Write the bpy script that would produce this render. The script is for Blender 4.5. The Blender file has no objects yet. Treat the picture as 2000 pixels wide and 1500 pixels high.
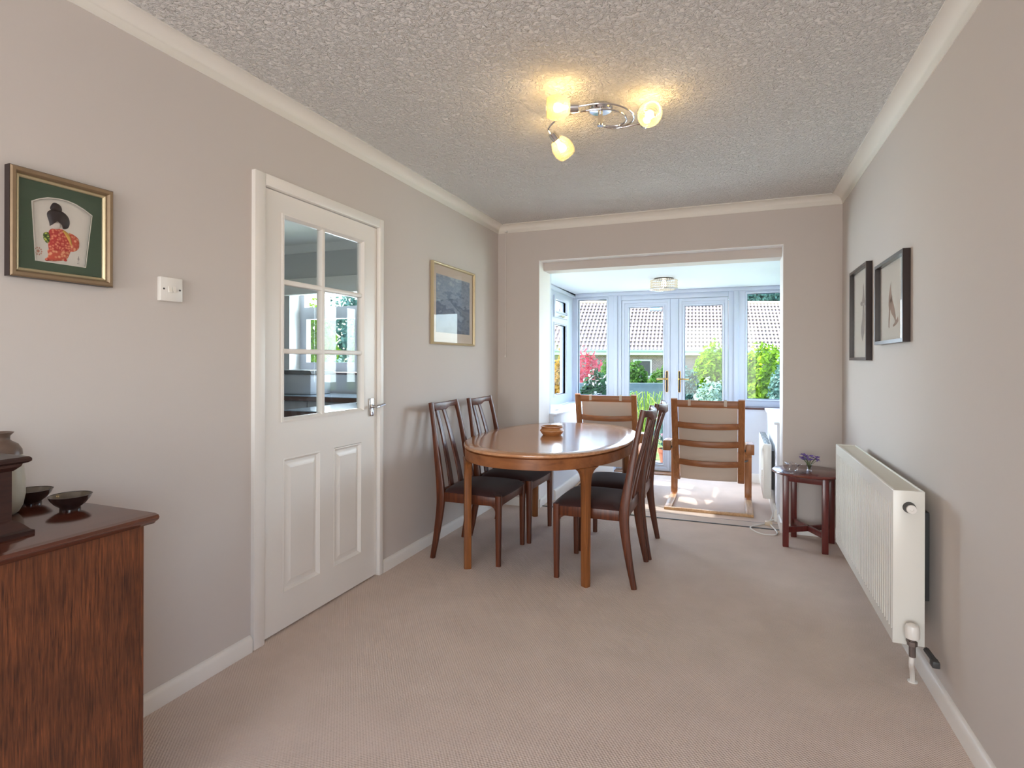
import bpy, bmesh, math, random
import numpy as np
from mathutils import Vector, Matrix
SC = bpy.context.scene
COL = SC.collection
PI = math.pi

# ---------------------------------------------------------------- camera
YAW, ROLL = 0.3761, 0.0026
CX, CH = 1.9069, 1.2313
cam_d = bpy.data.cameras.new('camera')
cam_d.sensor_width = 36.0
cam_d.lens = 36.0 * 1097.2 / 2000.0
cam_d.shift_x = 0.0
cam_d.shift_y = -(750.0 - 705.7) / 2000.0
cam_d.clip_start = 0.05
cam_d.clip_end = 200.0
cam = bpy.data.objects.new('camera', cam_d)
COL.objects.link(cam)
Fv = Vector((-math.sin(YAW), math.cos(YAW), 0))
Rv = Vector((math.cos(YAW), math.sin(YAW), 0))
Zv = Vector((0, 0, 1))
R2 = Rv * math.cos(ROLL) + Zv * math.sin(ROLL)
U2 = -Rv * math.sin(ROLL) + Zv * math.cos(ROLL)
m3 = Matrix((R2, U2, -Fv)).transposed()
cam.matrix_world = Matrix.Translation((CX, 0, CH)) @ m3.to_4x4()
SC.camera = cam

# ---------------------------------------------------------------- world, sun, exposure
SC.view_settings.view_transform = 'Standard'
SC.view_settings.look = 'None'
SC.view_settings.gamma = 1.0
SC.view_settings.exposure = 0.22
SC.view_settings.use_curve_mapping = False
SC.cycles.use_denoising = True
SC.cycles.max_bounces = 10
SC.cycles.diffuse_bounces = 6
SC.cycles.glossy_bounces = 4
SC.cycles.transparent_max_bounces = 16
SC.cycles.sample_clamp_indirect = 6.0
SC.cycles.caustics_reflective = False
SC.cycles.caustics_refractive = False
SUN_DIR = Vector((0.66, -0.10, -0.74)).normalized()   # direction the light travels
world = bpy.data.worlds.new('sky')
SC.world = world
world.use_nodes = True
wn = world.node_tree
sky = wn.nodes.new('ShaderNodeTexSky')
sky.sky_type = 'NISHITA'
sky.sun_disc = False
sky.sun_elevation = math.radians(48)
sky.sun_rotation = math.radians(-82)
sky.air_density = 1.0
sky.dust_density = 2.0
wn.links.new(sky.outputs['Color'], wn.nodes['Background'].inputs['Color'])
wn.nodes['Background'].inputs['Strength'].default_value = 1.3


def add_light(name, kind, loc, energy, color, **kw):
    d = bpy.data.lights.new(name, kind)
    d.energy = energy
    d.color = color
    for k, v in kw.items():
        setattr(d, k, v)
    o = bpy.data.objects.new(name, d)
    o.location = loc
    COL.objects.link(o)
    return o


def aim(o, d):
    o.rotation_euler = Vector(d).to_track_quat('-Z', 'Y').to_euler()


sun = add_light('sunlight', 'SUN', (-6, 6, 8), 3.8, (1.0, 0.95, 0.88), angle=0.009)
aim(sun, SUN_DIR)
# added fill light behind the camera, set in a made-up rear window
rear_fill = add_light('rear_fill_light', 'AREA', (1.3, -3.5, 1.16), 86, (1.0, 0.97, 0.95), shape='RECTANGLE', size=2.3, size_y=2.05)
aim(rear_fill, (0, 1, 0.0))
# added fill for the left wall, in a made-up side window behind camera
side_fill = add_light('side_fill_light', 'AREA', (2.64, -1.0, 1.30), 13, (1.0, 0.97, 0.95), shape='RECTANGLE', size=1.3, size_y=1.3)
aim(side_fill, (-1, 0.5, -0.12))
# daylight arriving at the conservatory glazing
dayc = add_light('garden_daylight', 'AREA', (1.36, 6.56, 1.25), 34, (0.74, 0.87, 1.0), shape='RECTANGLE', size=1.5, size_y=1.5)
aim(dayc, (0, -1, -0.05))
dayl = add_light('left_side_daylight', 'AREA', (-0.22, 6.05, 1.45), 30, (0.80, 0.90, 1.0), shape='RECTANGLE', size=1.2, size_y=1.0, spread=1.45)
aim(dayl, (1, -1.0, -0.1))
dayr = add_light('right_side_daylight', 'AREA', (2.85, 6.05, 1.45), 14, (0.84, 0.92, 1.0), shape='RECTANGLE', size=1.2, size_y=1.0, spread=1.45)
aim(dayr, (-1, -1.0, -0.1))
# daylight arriving at the kitchen window
dayk = add_light('kitchen_daylight', 'AREA', (-1.55, 4.98, 1.75), 130, (0.86, 0.93, 1.0), shape='RECTANGLE', size=1.6, size_y=1.0)
aim(dayk, (0.15, -1, -0.2))


# ---------------------------------------------------------------- materials
def s2l(r, g, b):
    f = lambda c: (c / 255 / 12.92) if c / 255 <= 0.04045 else ((c / 255 + 0.055) / 1.055) ** 2.4
    return (f(r), f(g), f(b), 1.0)


def mat(name, rgb, rough=0.5, metal=0.0, bump=None, spec=0.5, var=0.0, vscale=8.0, coat=0.0, sheen=0.0):
    m = bpy.data.materials.new(name)
    m.use_nodes = True
    nt = m.node_tree
    p = nt.nodes['Principled BSDF']
    c = s2l(*rgb)
    p.inputs['Base Color'].default_value = c
    p.inputs['Roughness'].default_value = rough
    p.inputs['Metallic'].default_value = metal
    p.inputs['Specular IOR Level'].default_value = spec
    p.inputs['Coat Weight'].default_value = coat
    p.inputs['Coat Roughness'].default_value = 0.08
    p.inputs['Sheen Weight'].default_value = sheen
    tc = nt.nodes.new('ShaderNodeTexCoord')
    if var > 0:
        n = nt.nodes.new('ShaderNodeTexNoise')
        n.inputs['Scale'].default_value = vscale
        n.inputs['Detail'].default_value = 5
        nt.links.new(tc.outputs['Object'], n.inputs['Vector'])
        mx = nt.nodes.new('ShaderNodeMix')
        mx.data_type = 'RGBA'
        mx.inputs[6].default_value = tuple(x * (1 - var) for x in c[:3]) + (1,)
        mx.inputs[7].default_value = tuple(min(1, x * (1 + var)) for x in c[:3]) + (1,)
        nt.links.new(n.outputs['Fac'], mx.inputs[0])
        nt.links.new(mx.outputs[2], p.inputs['Base Color'])
    if bump:
        kind, sc, st, dist = bump
        if kind == 'noise':
            t = nt.nodes.new('ShaderNodeTexNoise')
            t.inputs['Detail'].default_value = 4
            out = t.outputs['Fac']
        else:
            t = nt.nodes.new('ShaderNodeTexVoronoi')
            out = t.outputs['Distance']
        t.inputs['Scale'].default_value = sc
        nt.links.new(tc.outputs['Object'], t.inputs['Vector'])
        b = nt.nodes.new('ShaderNodeBump')
        b.inputs['Strength'].default_value = st
        b.inputs['Distance'].default_value = dist
        nt.links.new(out, b.inputs['Height'])
        nt.links.new(b.outputs['Normal'], p.inputs['Normal'])
    return m


def wood(name, dark, light, axis='Z', rough=0.35, fine=60.0, coarse=3.0, coat=0.0, contrast=(0.3, 0.7), blotch=0.0):
    m = bpy.data.materials.new(name)
    m.use_nodes = True
    nt = m.node_tree
    p = nt.nodes['Principled BSDF']
    p.inputs['Roughness'].default_value = rough
    p.inputs['Coat Weight'].default_value = coat
    p.inputs['Coat Roughness'].default_value = 0.1
    tc = nt.nodes.new('ShaderNodeTexCoord')
    mp = nt.nodes.new('ShaderNodeMapping')
    s = {'X': (coarse, fine, fine), 'Y': (fine, coarse, fine), 'Z': (fine, fine, coarse)}[axis]
    mp.inputs['Scale'].default_value = s
    nt.links.new(tc.outputs['Object'], mp.inputs['Vector'])
    n = nt.nodes.new('ShaderNodeTexNoise')
    n.inputs['Scale'].default_value = 1.5
    n.inputs['Detail'].default_value = 6
    n.inputs['Roughness'].default_value = 0.6
    n.inputs['Distortion'].default_value = 0.6
    nt.links.new(mp.outputs['Vector'], n.inputs['Vector'])
    r = nt.nodes.new('ShaderNodeValToRGB')
    r.color_ramp.elements[0].position = contrast[0]
    r.color_ramp.elements[1].position = contrast[1]
    r.color_ramp.elements[0].color = s2l(*dark)
    r.color_ramp.elements[1].color = s2l(*light)
    nt.links.new(n.outputs['Fac'], r.inputs['Fac'])
    col = r.outputs['Color']
    if blotch > 0:
        n2 = nt.nodes.new('ShaderNodeTexNoise')
        n2.inputs['Scale'].default_value = 9.0
        n2.inputs['Detail'].default_value = 4
        nt.links.new(tc.outputs['Object'], n2.inputs['Vector'])
        mx = nt.nodes.new('ShaderNodeMix')
        mx.data_type = 'RGBA'
        mx.blend_type = 'MULTIPLY'
        mx.inputs[0].default_value = blotch
        nt.links.new(col, mx.inputs[6])
        r2 = nt.nodes.new('ShaderNodeValToRGB')
        r2.color_ramp.elements[0].position = 0.35
        r2.color_ramp.elements[1].position = 0.65
        r2.color_ramp.elements[0].color = (0.35, 0.3, 0.3, 1)
        nt.links.new(n2.outputs['Fac'], r2.inputs['Fac'])
        nt.links.new(r2.outputs['Color'], mx.inputs[7])
        col = mx.outputs[2]
    nt.links.new(col, p.inputs['Base Color'])
    b = nt.nodes.new('ShaderNodeBump')
    b.inputs['Strength'].default_value = 0.06
    b.inputs['Distance'].default_value = 0.002
    nt.links.new(n.outputs['Fac'], b.inputs['Height'])
    nt.links.new(b.outputs['Normal'], p.inputs['Normal'])
    return m


def printed(name, a, b, scale):
    """cloth printed with small flecks"""
    m = mat(name, a, 0.7)
    nt = m.node_tree
    tc = nt.nodes.new('ShaderNodeTexCoord')
    v = nt.nodes.new('ShaderNodeTexVoronoi')
    v.inputs['Scale'].default_value = scale
    nt.links.new(tc.outputs['Object'], v.inputs['Vector'])
    r = nt.nodes.new('ShaderNodeValToRGB')
    r.color_ramp.elements[0].position = 0.25
    r.color_ramp.elements[1].position = 0.6
    r.color_ramp.elements[0].color = s2l(*b)
    r.color_ramp.elements[1].color = s2l(*a)
    nt.links.new(v.outputs['Distance'], r.inputs['Fac'])
    nt.links.new(r.outputs['Color'], nt.nodes['Principled BSDF'].inputs['Base Color'])
    return m


def glass(name, tint=(0.96, 0.98, 0.98), refl=0.05, rough=0.0, graze=0.7):
    m = bpy.data.materials.new(name)
    m.use_nodes = True
    nt = m.node_tree
    nt.nodes.remove(nt.nodes['Principled BSDF'])
    out = nt.nodes['Material Output']
    tr = nt.nodes.new('ShaderNodeBsdfTransparent')
    tr.inputs['Color'].default_value = tint + (1,)
    gl = nt.nodes.new('ShaderNodeBsdfGlossy')
    gl.inputs['Roughness'].default_value = rough
    lw = nt.nodes.new('ShaderNodeLayerWeight')
    lw.inputs['Blend'].default_value = 0.5
    pw = nt.nodes.new('ShaderNodeMath')
    pw.operation = 'POWER'
    pw.inputs[1].default_value = 5.0
    nt.links.new(lw.outputs['Facing'], pw.inputs[0])
    ma = nt.nodes.new('ShaderNodeMath')
    ma.operation = 'MULTIPLY_ADD'
    ma.inputs[1].default_value = graze
    ma.inputs[2].default_value = refl
    ma.use_clamp = True
    nt.links.new(pw.outputs[0], ma.inputs[0])
    mx = nt.nodes.new('ShaderNodeMixShader')
    nt.links.new(ma.outputs[0], mx.inputs['Fac'])
    nt.links.new(tr.outputs[0], mx.inputs[1])
    nt.links.new(gl.outputs[0], mx.inputs[2])
    nt.links.new(mx.outputs[0], out.inputs['Surface'])
    return m


def emit(name, rgb, strength):
    m = bpy.data.materials.new(name)
    m.use_nodes = True
    p = m.node_tree.nodes['Principled BSDF']
    p.inputs['Base Color'].default_value = (0.9, 0.9, 0.9, 1)
    p.inputs['Emission Color'].default_value = rgb + (1,)
    p.inputs['Emission Strength'].default_value = strength
    return m


def leafmat(name, rgb, rgb2, scale=3.0, trans=0.35):
    m = bpy.data.materials.new(name)
    m.use_nodes = True
    nt = m.node_tree
    nt.nodes.remove(nt.nodes['Principled BSDF'])
    out = nt.nodes['Material Output']
    tc = nt.nodes.new('ShaderNodeTexCoord')
    n = nt.nodes.new('ShaderNodeTexNoise')
    n.inputs['Scale'].default_value = scale
    n.inputs['Detail'].default_value = 8
    n.inputs['Roughness'].default_value = 0.8
    nt.links.new(tc.outputs['Object'], n.inputs['Vector'])
    r = nt.nodes.new('ShaderNodeValToRGB')
    r.color_ramp.elements[0].position = 0.38
    r.color_ramp.elements[1].position = 0.62
    r.color_ramp.elements[0].color = s2l(*rgb)
    r.color_ramp.elements[1].color = s2l(*rgb2)
    nt.links.new(n.outputs['Fac'], r.inputs['Fac'])
    d = nt.nodes.new('ShaderNodeBsdfDiffuse')
    t = nt.nodes.new('ShaderNodeBsdfTranslucent')
    nt.links.new(r.outputs['Color'], d.inputs['Color'])
    nt.links.new(r.outputs['Color'], t.inputs['Color'])
    mx = nt.nodes.new('ShaderNodeMixShader')
    mx.inputs['Fac'].default_value = trans
    nt.links.new(d.outputs[0], mx.inputs[1])
    nt.links.new(t.outputs[0], mx.inputs[2])
    nt.links.new(mx.outputs[0], out.inputs['Surface'])
    return m


def carpet_mat():
    m = mat('carpet', (219, 201, 189), 0.95, spec=0.1, var=0.10, vscale=5.0)
    nt = m.node_tree
    p = nt.nodes['Principled BSDF']
    tc = nt.nodes.new('ShaderNodeTexCoord')
    mp = nt.nodes.new('ShaderNodeMapping')
    mp.inputs['Rotation'].default_value = (0, 0, math.radians(-38))
    nt.links.new(tc.outputs['Object'], mp.inputs['Vector'])
    w1 = nt.nodes.new('ShaderNodeTexWave')
    w1.bands_direction = 'X'
    w1.inputs['Scale'].default_value = 34.0
    w1.inputs['Distortion'].default_value = 1.6
    w1.inputs['Detail Scale'].default_value = 12.0
    w2 = nt.nodes.new('ShaderNodeTexWave')
    w2.bands_direction = 'Y'
    w2.inputs['Scale'].default_value = 42.0
    w2.inputs['Distortion'].default_value = 1.5
    w2.inputs['Detail Scale'].default_value = 12.0
    nt.links.new(mp.outputs['Vector'], w1.inputs['Vector'])
    nt.links.new(mp.outputs['Vector'], w2.inputs['Vector'])
    ad = nt.nodes.new('ShaderNodeMath')
    ad.operation = 'ADD'
    nt.links.new(w1.outputs['Fac'], ad.inputs[0])
    nt.links.new(w2.outputs['Fac'], ad.inputs[1])
    n = nt.nodes.new('ShaderNodeTexNoise')
    n.inputs['Scale'].default_value = 1.5
    nt.links.new(tc.outputs['Object'], n.inputs['Vector'])
    a2 = nt.nodes.new('ShaderNodeMath')
    a2.operation = 'MULTIPLY_ADD'
    a2.inputs[1].default_value = 1.5
    nt.links.new(n.outputs['Fac'], a2.inputs[0])
    nt.links.new(ad.outputs[0], a2.inputs[2])
    b = nt.nodes.new('ShaderNodeBump')
    b.inputs['Strength'].default_value = 0.55
    b.inputs['Distance'].default_value = 0.004
    nt.links.new(a2.outputs[0], b.inputs['Height'])
    nt.links.new(b.outputs['Normal'], p.inputs['Normal'])
    return m


def artex_mat():
    m = mat('textured_ceiling_paint', (242, 240, 237), 0.9, spec=0.15)
    nt = m.node_tree
    p = nt.nodes['Principled BSDF']
    tc = nt.nodes.new('ShaderNodeTexCoord')
    n = nt.nodes.new('ShaderNodeTexNoise')
    n.inputs['Scale'].default_value = 62.0
    n.inputs['Detail'].default_value = 3
    n.inputs['Roughness'].default_value = 0.55
    n.inputs['Distortion'].default_value = 0.8
    nt.links.new(tc.outputs['Object'], n.inputs['Vector'])
    r = nt.nodes.new('ShaderNodeValToRGB')
    r.color_ramp.elements[0].position = 0.42
    r.color_ramp.elements[1].position = 0.68
    nt.links.new(n.outputs['Fac'], r.inputs['Fac'])
    b = nt.nodes.new('ShaderNodeBump')
    b.inputs['Strength'].default_value = 1.0
    b.inputs['Distance'].default_value = 0.010
    nt.links.new(r.outputs['Color'], b.inputs['Height'])
    nt.links.new(b.outputs['Normal'], p.inputs['Normal'])
    return m


M = {}
M['wall'] = mat('wall_paint', (206, 198, 192), 0.85, spec=0.2, bump=('noise', 220, 0.12, 0.001))
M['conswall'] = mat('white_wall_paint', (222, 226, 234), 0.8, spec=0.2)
M['ceiling'] = artex_mat()
M['cornice'] = mat('cornice_paint', (236, 232, 224), 0.6, spec=0.3)
M['gloss'] = mat('white_gloss_paint', (236, 232, 226), 0.35, spec=0.5)
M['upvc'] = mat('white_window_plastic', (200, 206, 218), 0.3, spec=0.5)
M['gasket'] = mat('dark_gasket', (104, 120, 146), 0.6)
M['carpet'] = carpet_mat()
M['tile'] = mat('kitchen_floor_tile', (150, 140, 130), 0.4)
M['glass'] = glass('window_glass', refl=0.02)
M['picglass'] = glass('picture_glass', (0.98, 0.98, 0.98), 0.022, graze=0.5)
M['crystal'] = glass('clear_crystal', (0.93, 0.93, 0.95), 0.16, 0.03)
M['teak'] = wood('teak', (164, 108, 72), (204, 150, 108), 'Y', 0.16, 40, 2.2, coat=0.45)
M['teakborder'] = wood('teak_border', (174, 118, 80), (210, 158, 116), 'X', 0.16, 40, 2.5, coat=0.45)
M['teakz'] = wood('teak_upright', (108, 60, 26), (150, 92, 46), 'Z', 0.35, 50, 2.5)
M['teakapron'] = wood('teak_apron', (118, 68, 34), (158, 98, 54), 'X', 0.33, 14, 3)
M['chair'] = wood('dark_chair_wood', (60, 24, 8), (108, 52, 22), 'Z', 0.36, 55, 2.5)
M['seat'] = mat('dark_brown_velour', (62, 40, 38), 0.9, spec=0.1, sheen=0.12, bump=('noise', 300, 0.2, 0.002))
M['bent'] = wood('bent_birch', (134, 84, 46), (168, 110, 64), 'Z', 0.4, 50, 3)
M['bentx'] = wood('bent_birch_rail', (128, 76, 40), (160, 100, 56), 'X', 0.4, 50, 3)
M['bentpale'] = wood('birch_sled', (170, 128, 84), (206, 168, 124), 'Y', 0.4, 50, 3)
M['canvas'] = mat('cream_canvas', (206, 192, 178), 0.9, spec=0.1, bump=('noise', 400, 0.2, 0.001))
M['chestwood'] = wood('mahogany_panel', (50, 21, 9), (132, 74, 40), 'Z', 0.42, 170, 9.0, contrast=(0.28, 0.74), blotch=0.55)
M['chesttop'] = wood('mahogany_top', (58, 26, 16), (98, 52, 36), 'Y', 0.16, 50, 2.5, coat=0.4)
M['casket'] = wood('dark_oak', (34, 18, 16), (62, 36, 30), 'Y', 0.3, 50, 3)
M['redwood'] = wood('red_mahogany', (74, 22, 20), (112, 44, 38), 'Z', 0.3, 55, 3, coat=0.15)
M['redtop'] = wood('red_mahogany_top', (82, 30, 28), (118, 54, 46), 'X', 0.22, 45, 3, coat=0.3)
M['stone'] = mat('stoneware_glaze', (186, 182, 168), 0.3, var=0.12, vscale=40)
M['stonetop'] = mat('brown_stoneware', (104, 84, 72), 0.35, var=0.2, vscale=25)
M['bowl'] = mat('dark_glazed_pottery', (46, 30, 28), 0.15, var=0.3, vscale=20, coat=0.5)
M['bowlin'] = mat('mottled_glaze', (92, 80, 66), 0.12, var=0.5, vscale=30, coat=0.5)
M['turned'] = wood('turned_wood', (150, 96, 52), (196, 140, 88), 'X', 0.35, 30, 6)
M['chrome'] = mat('chrome', (214, 214, 216), 0.12, 1.0)
M['brass'] = mat('brass', (190, 160, 96), 0.25, 1.0)
M['black'] = mat('black_plastic', (24, 22, 22), 0.35)
M['darkgrey'] = mat('dark_grey_metal', (64, 64, 64), 0.5)
M['plastic'] = mat('white_plastic', (232, 228, 222), 0.3)
M['rad'] = mat('radiator_enamel', (226, 224, 216), 0.28)
M['radtop'] = mat('radiator_grille', (206, 200, 184), 0.4)
M['copper'] = mat('pipe_grey', (128, 116, 112), 0.35, 0.7)
M['gold'] = mat('antique_gilt', (142, 120, 94), 0.42, 0.35, var=0.2, vscale=30)
M['goldlight'] = mat('pale_gilt', (208, 192, 156), 0.35, 0.5)
M['green'] = mat('green_mount', (76, 92, 74), 0.9, spec=0.1, bump=('noise', 500, 0.15, 0.001))
M['cream'] = mat('cream_card', (222, 216, 206), 0.9, spec=0.1)
M['hair'] = mat('black_padded_silk', (38, 26, 30), 0.45)
M['skin'] = mat('white_padded_cloth', (214, 204, 196), 0.8)
M['kimono'] = printed('red_patterned_cloth', (184, 52, 48), (232, 142, 110), 150)
M['kimono2'] = printed('orange_patterned_cloth', (200, 84, 62), (236, 168, 128), 120)
M['yellow'] = mat('gold_cloth', (204, 156, 74), 0.7, var=0.3, vscale=60)
M['greencloth'] = printed('green_check_cloth', (60, 84, 30), (196, 204, 96), 190)
M['seal'] = mat('faded_red_ink', (190, 140, 122), 0.9)
M['ink'] = mat('grey_ink', (140, 132, 128), 0.9)
M['darkframe'] = mat('dark_brown_frame', (44, 32, 32), 0.28)
M['feather'] = mat('brown_watercolour', (158, 128, 112), 0.9, var=0.35, vscale=60)
M['feather2'] = mat('grey_watercolour', (150, 142, 138), 0.9, var=0.4, vscale=70)
M['violet'] = mat('violet_petal', (116, 88, 168), 0.6, var=0.3, vscale=60)
M['stem'] = mat('green_stem', (92, 112, 70), 0.6)
M['kwall'] = mat('kitchen_wall_paint', (206, 206, 204), 0.85, spec=0.2)
M['reveal'] = mat('white_reveal_paint', (240, 236, 234), 0.6, spec=0.3)
M['cabinet'] = mat('kitchen_cabinet', (176, 178, 184), 0.4)
M['worktop'] = mat('pale_worktop', (150, 170, 186), 0.12, coat=0.5)
M['worktopedge'] = mat('worktop_edge', (92, 66, 58), 0.4)
M['brick'] = None


# ---------------------------------------------------------------- mesh building
class B:
    """collects shapes and links them as one mesh object"""

    def __init__(s):
        s.v, s.f, s.mi = [], [], []
        s.cur = 0

    def add(s, vs, fs):
        o = len(s.v)
        s.v.extend([tuple(v) for v in vs])
        for f in fs:
            s.f.append(tuple(i + o for i in f))
            s.mi.append(s.cur)
        return s

    def box(s, x0, x1, y0, y1, z0, z1, bev=0.0, seg=2):
        if bev <= 0:
            vs = [(x, y, z) for x in (x0, x1) for y in (y0, y1) for z in (z0, z1)]
            return s.add(vs, [(0, 1, 3, 2), (4, 6, 7, 5), (0, 4, 5, 1), (2, 3, 7, 6), (0, 2, 6, 4), (1, 5, 7, 3)])
        bm = bmesh.new()
        bmesh.ops.create_cube(bm, size=1.0)
        for v in bm.verts:
            v.co = Vector(((x0 + x1) / 2 + v.co.x * (x1 - x0), (y0 + y1) / 2 + v.co.y * (y1 - y0), (z0 + z1) / 2 + v.co.z * (z1 - z0)))
        bmesh.ops.bevel(bm, geom=bm.edges[:], offset=bev, segments=seg, affect='EDGES', profile=0.5)
        return s.frombm(bm)

    def frombm(s, bm, mtx=None):
        bm.verts.ensure_lookup_table()
        bm.verts.index_update()
        vs = [(mtx @ v.co if mtx else v.co)[:] for v in bm.verts]
        fs = [tuple(v.index for v in f.verts) for f in bm.faces]
        bm.free()
        return s.add(vs, fs)

    def sweep(s, path, secs, cap=True, closed=False, up=(0, 0, 1)):
        """path: points; secs: one section [(a,b)..] or one per point; a is sideways, b is 'up'"""
        P = [Vector(p) for p in path]
        n = len(P)
        if not isinstance(secs[0][0], (list, tuple)):
            secs = [secs] * n
        k = len(secs[0])
        vs = []
        upv = Vector(up)
        for i in range(n):
            a = P[(i - 1) % n] if (closed or i > 0) else P[i]
            b = P[(i + 1) % n] if (closed or i < n - 1) else P[i]
            t = (b - a).normalized()
            side = t.cross(upv)
            if side.length < 1e-5:
                side = t.cross(Vector((0, 1, 0)))
            side.normalize()
            u = side.cross(t).normalized()
            for (sa, sb) in secs[i]:
                vs.append(P[i] + side * sa + u * sb)
        fs = []
        m = n if closed else n - 1
        for i in range(m):
            for j in range(k):
                a = i * k + j
                b = i * k + (j + 1) % k
                c = ((i + 1) % n) * k + (j + 1) % k
                d = ((i + 1) % n) * k + j
                fs.append((a, b, c, d))
        if cap and not closed:
            fs.append(tuple(range(k - 1, -1, -1)))
            fs.append(tuple((n - 1) * k + j for j in range(k)))
        return s.add(vs, fs)

    def tube(s, path, r, n=8, closed=False):
        rs = r if isinstance(r, (list, tuple)) else [r] * len(path)
        # parallel transport frame
        P = [Vector(p) for p in path]
        N = len(P)
        vs = []
        prev = None
        for i in range(N):
            a = P[(i - 1) % N] if (closed or i > 0) else P[i]
            b = P[(i + 1) % N] if (closed or i < N - 1) else P[i]
            t = (b - a).normalized()
            if prev is None:
                x = t.orthogonal().normalized()
            else:
                x = (prev - t * prev.dot(t)).normalized()
            prev = x
            y = t.cross(x)
            for j in range(n):
                an = 2 * PI * j / n
                vs.append(P[i] + (x * math.cos(an) + y * math.sin(an)) * rs[i])
        fs = []
        for i in range(N if closed else N - 1):
            for j in range(n):
                fs.append((i * n + j, i * n + (j + 1) % n, ((i + 1) % N) * n + (j + 1) % n, ((i + 1) % N) * n + j))
        if not closed:
            fs.append(tuple(range(n - 1, -1, -1)))
            fs.append(tuple((N - 1) * n + j for j in range(n)))
        return s.add(vs, fs)

    def lathe(s, prof, n=24, c=(0, 0, 0), axis=(0, 0, 1), closed=False, cap=True):
        """prof: [(radius, height)..] turned about axis through c"""
        ax = Vector(axis).normalized()
        x = ax.orthogonal().normalized()
        y = ax.cross(x)
        c = Vector(c)
        vs, fs = [], []
        k = len(prof)
        for (r, h) in prof:
            for j in range(n):
                a = 2 * PI * j / n
                vs.append(c + ax * h + (x * math.cos(a) + y * math.sin(a)) * max(r, 1e-5))
        for i in range(k if closed else k - 1):
            i2 = (i + 1) % k
            for j in range(n):
                fs.append((i * n + j, i * n + (j + 1) % n, i2 * n + (j + 1) % n, i2 * n + j))
        if not closed and cap:
            fs.append(tuple(range(n - 1, -1, -1)))
            fs.append(tuple((k - 1) * n + j for j in range(n)))
        return s.add(vs, fs)

    def prism(s, poly, fn, a, b):
        """poly in 2D, fn(u, v, w) -> 3D; extruded from w=a to w=b"""
        n = len(poly)
        vs = [fn(u, v, a) for u, v in poly] + [fn(u, v, b) for u, v in poly]
        fs = [tuple(range(n)), tuple(range(2 * n - 1, n - 1, -1))]
        for i in range(n):
            j = (i + 1) % n
            fs.append((i, n + i, n + j, j))
        return s.add(vs, fs)

    def puff(s, poly, fn, base, depth, rings=4):
        """padded relief shape: dome over a polygon"""
        n = len(poly)
        cu = sum(p[0] for p in poly) / n
        cv = sum(p[1] for p in poly) / n
        vs, fs = [], []
        vs += [fn(u, v, base) for u, v in poly]
        for r in range(1, rings + 1):
            t = r / (rings + 0.6)
            k = 1 - t
            h = base + depth * math.sqrt(max(0, 1 - k * k))
            vs += [fn(cu + (u - cu) * k, cv + (v - cv) * k, h) for u, v in poly]
        for r in range(rings):
            for i in range(n):
                j = (i + 1) % n
                fs.append((r * n + i, r * n + j, (r + 1) * n + j, (r + 1) * n + i))
        fs.append(tuple(rings * n + i for i in range(n)))
        fs.append(tuple(range(n - 1, -1, -1)))
        return s.add(vs, fs)

    def frame(s, u0, u1, v0, v1, prof, fn):
        """rectangle moulding: prof = closed list of (inset, depth)"""
        k = len(prof)
        vs, fs = [], []
        for (cu, cv, su, sv) in ((u0, v0, 1, 1), (u1, v0, -1, 1), (u1, v1, -1, -1), (u0, v1, 1, -1)):
            for (i, d) in prof:
                vs.append(fn(cu + su * i, cv + sv * i, d))
        for c in range(4):
            c2 = (c + 1) % 4
            for j in range(k):
                j2 = (j + 1) % k
                fs.append((c * k + j, c * k + j2, c2 * k + j2, c2 * k + j))
        return s.add(vs, fs)

    def rot(s, ang, c=(0, 0), start=0):
        ca, sa = math.cos(ang), math.sin(ang)
        for i in range(start, len(s.v)):
            x, y, z = s.v[i]
            x -= c[0]
            y -= c[1]
            s.v[i] = (c[0] + x * ca - y * sa, c[1] + x * sa + y * ca, z)
        return s

    def build(s, name, m, parent=None, smooth=35, loc=None):
        me = bpy.data.meshes.new(name)
        me.from_pydata(s.v, [], s.f)
        for mm in (m if isinstance(m, (list, tuple)) else [m]):
            me.materials.append(mm)
        if isinstance(m, (list, tuple)):
            me.polygons.foreach_set('material_index', s.mi)
        bm = bmesh.new()
        bm.from_mesh(me)
        bmesh.ops.remove_doubles(bm, verts=bm.verts[:], dist=1e-6)
        bmesh.ops.recalc_face_normals(bm, faces=bm.faces[:])
        bm.to_mesh(me)
        bm.free()
        if smooth:
            me.polygons.foreach_set('use_smooth', [True] * len(me.polygons))
            me.set_sharp_from_angle(angle=math.radians(smooth))
        me.update()
        o = bpy.data.objects.new(name, me)
        COL.objects.link(o)
        if parent:
            o.parent = parent
        if loc:
            o.location = loc
        return o


def tag(o, label=None, cat=None, group=None, kind=None):
    if label: o['label'] = label
    if cat: o['category'] = cat
    if group: o['group'] = group
    if kind: o['kind'] = kind
    return o


def thing(name, label, cat, loc=(0, 0, 0), rz=0.0, group=None):
    o = bpy.data.objects.new(name, None)
    COL.objects.link(o)
    o.location = loc
    o.rotation_euler = (0, 0, rz)
    o.empty_display_size = 0.1
    return tag(o, label, cat, group)


def struct(name, b, m, parent=None, smooth=35):
    o = b.build(name, m, parent, smooth)
    if parent is None:
        o['kind'] = 'structure'
    return o


def structe(name, loc=(0, 0, 0)):
    o = bpy.data.objects.new(name, None)
    COL.objects.link(o)
    o.location = loc
    o['kind'] = 'structure'
    return o


def copy_thing(src, loc, rz, label):
    c = src.copy()
    COL.objects.link(c)
    c.location = loc
    c.rotation_euler = (0, 0, rz)
    c['label'] = label

    def rec(a, b):
        for ch in [x for x in bpy.data.objects if x.parent == a]:
            d = ch.copy()
            COL.objects.link(d)
            d.parent = b
            rec(ch, d)
    rec(src, c)
    return c


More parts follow.
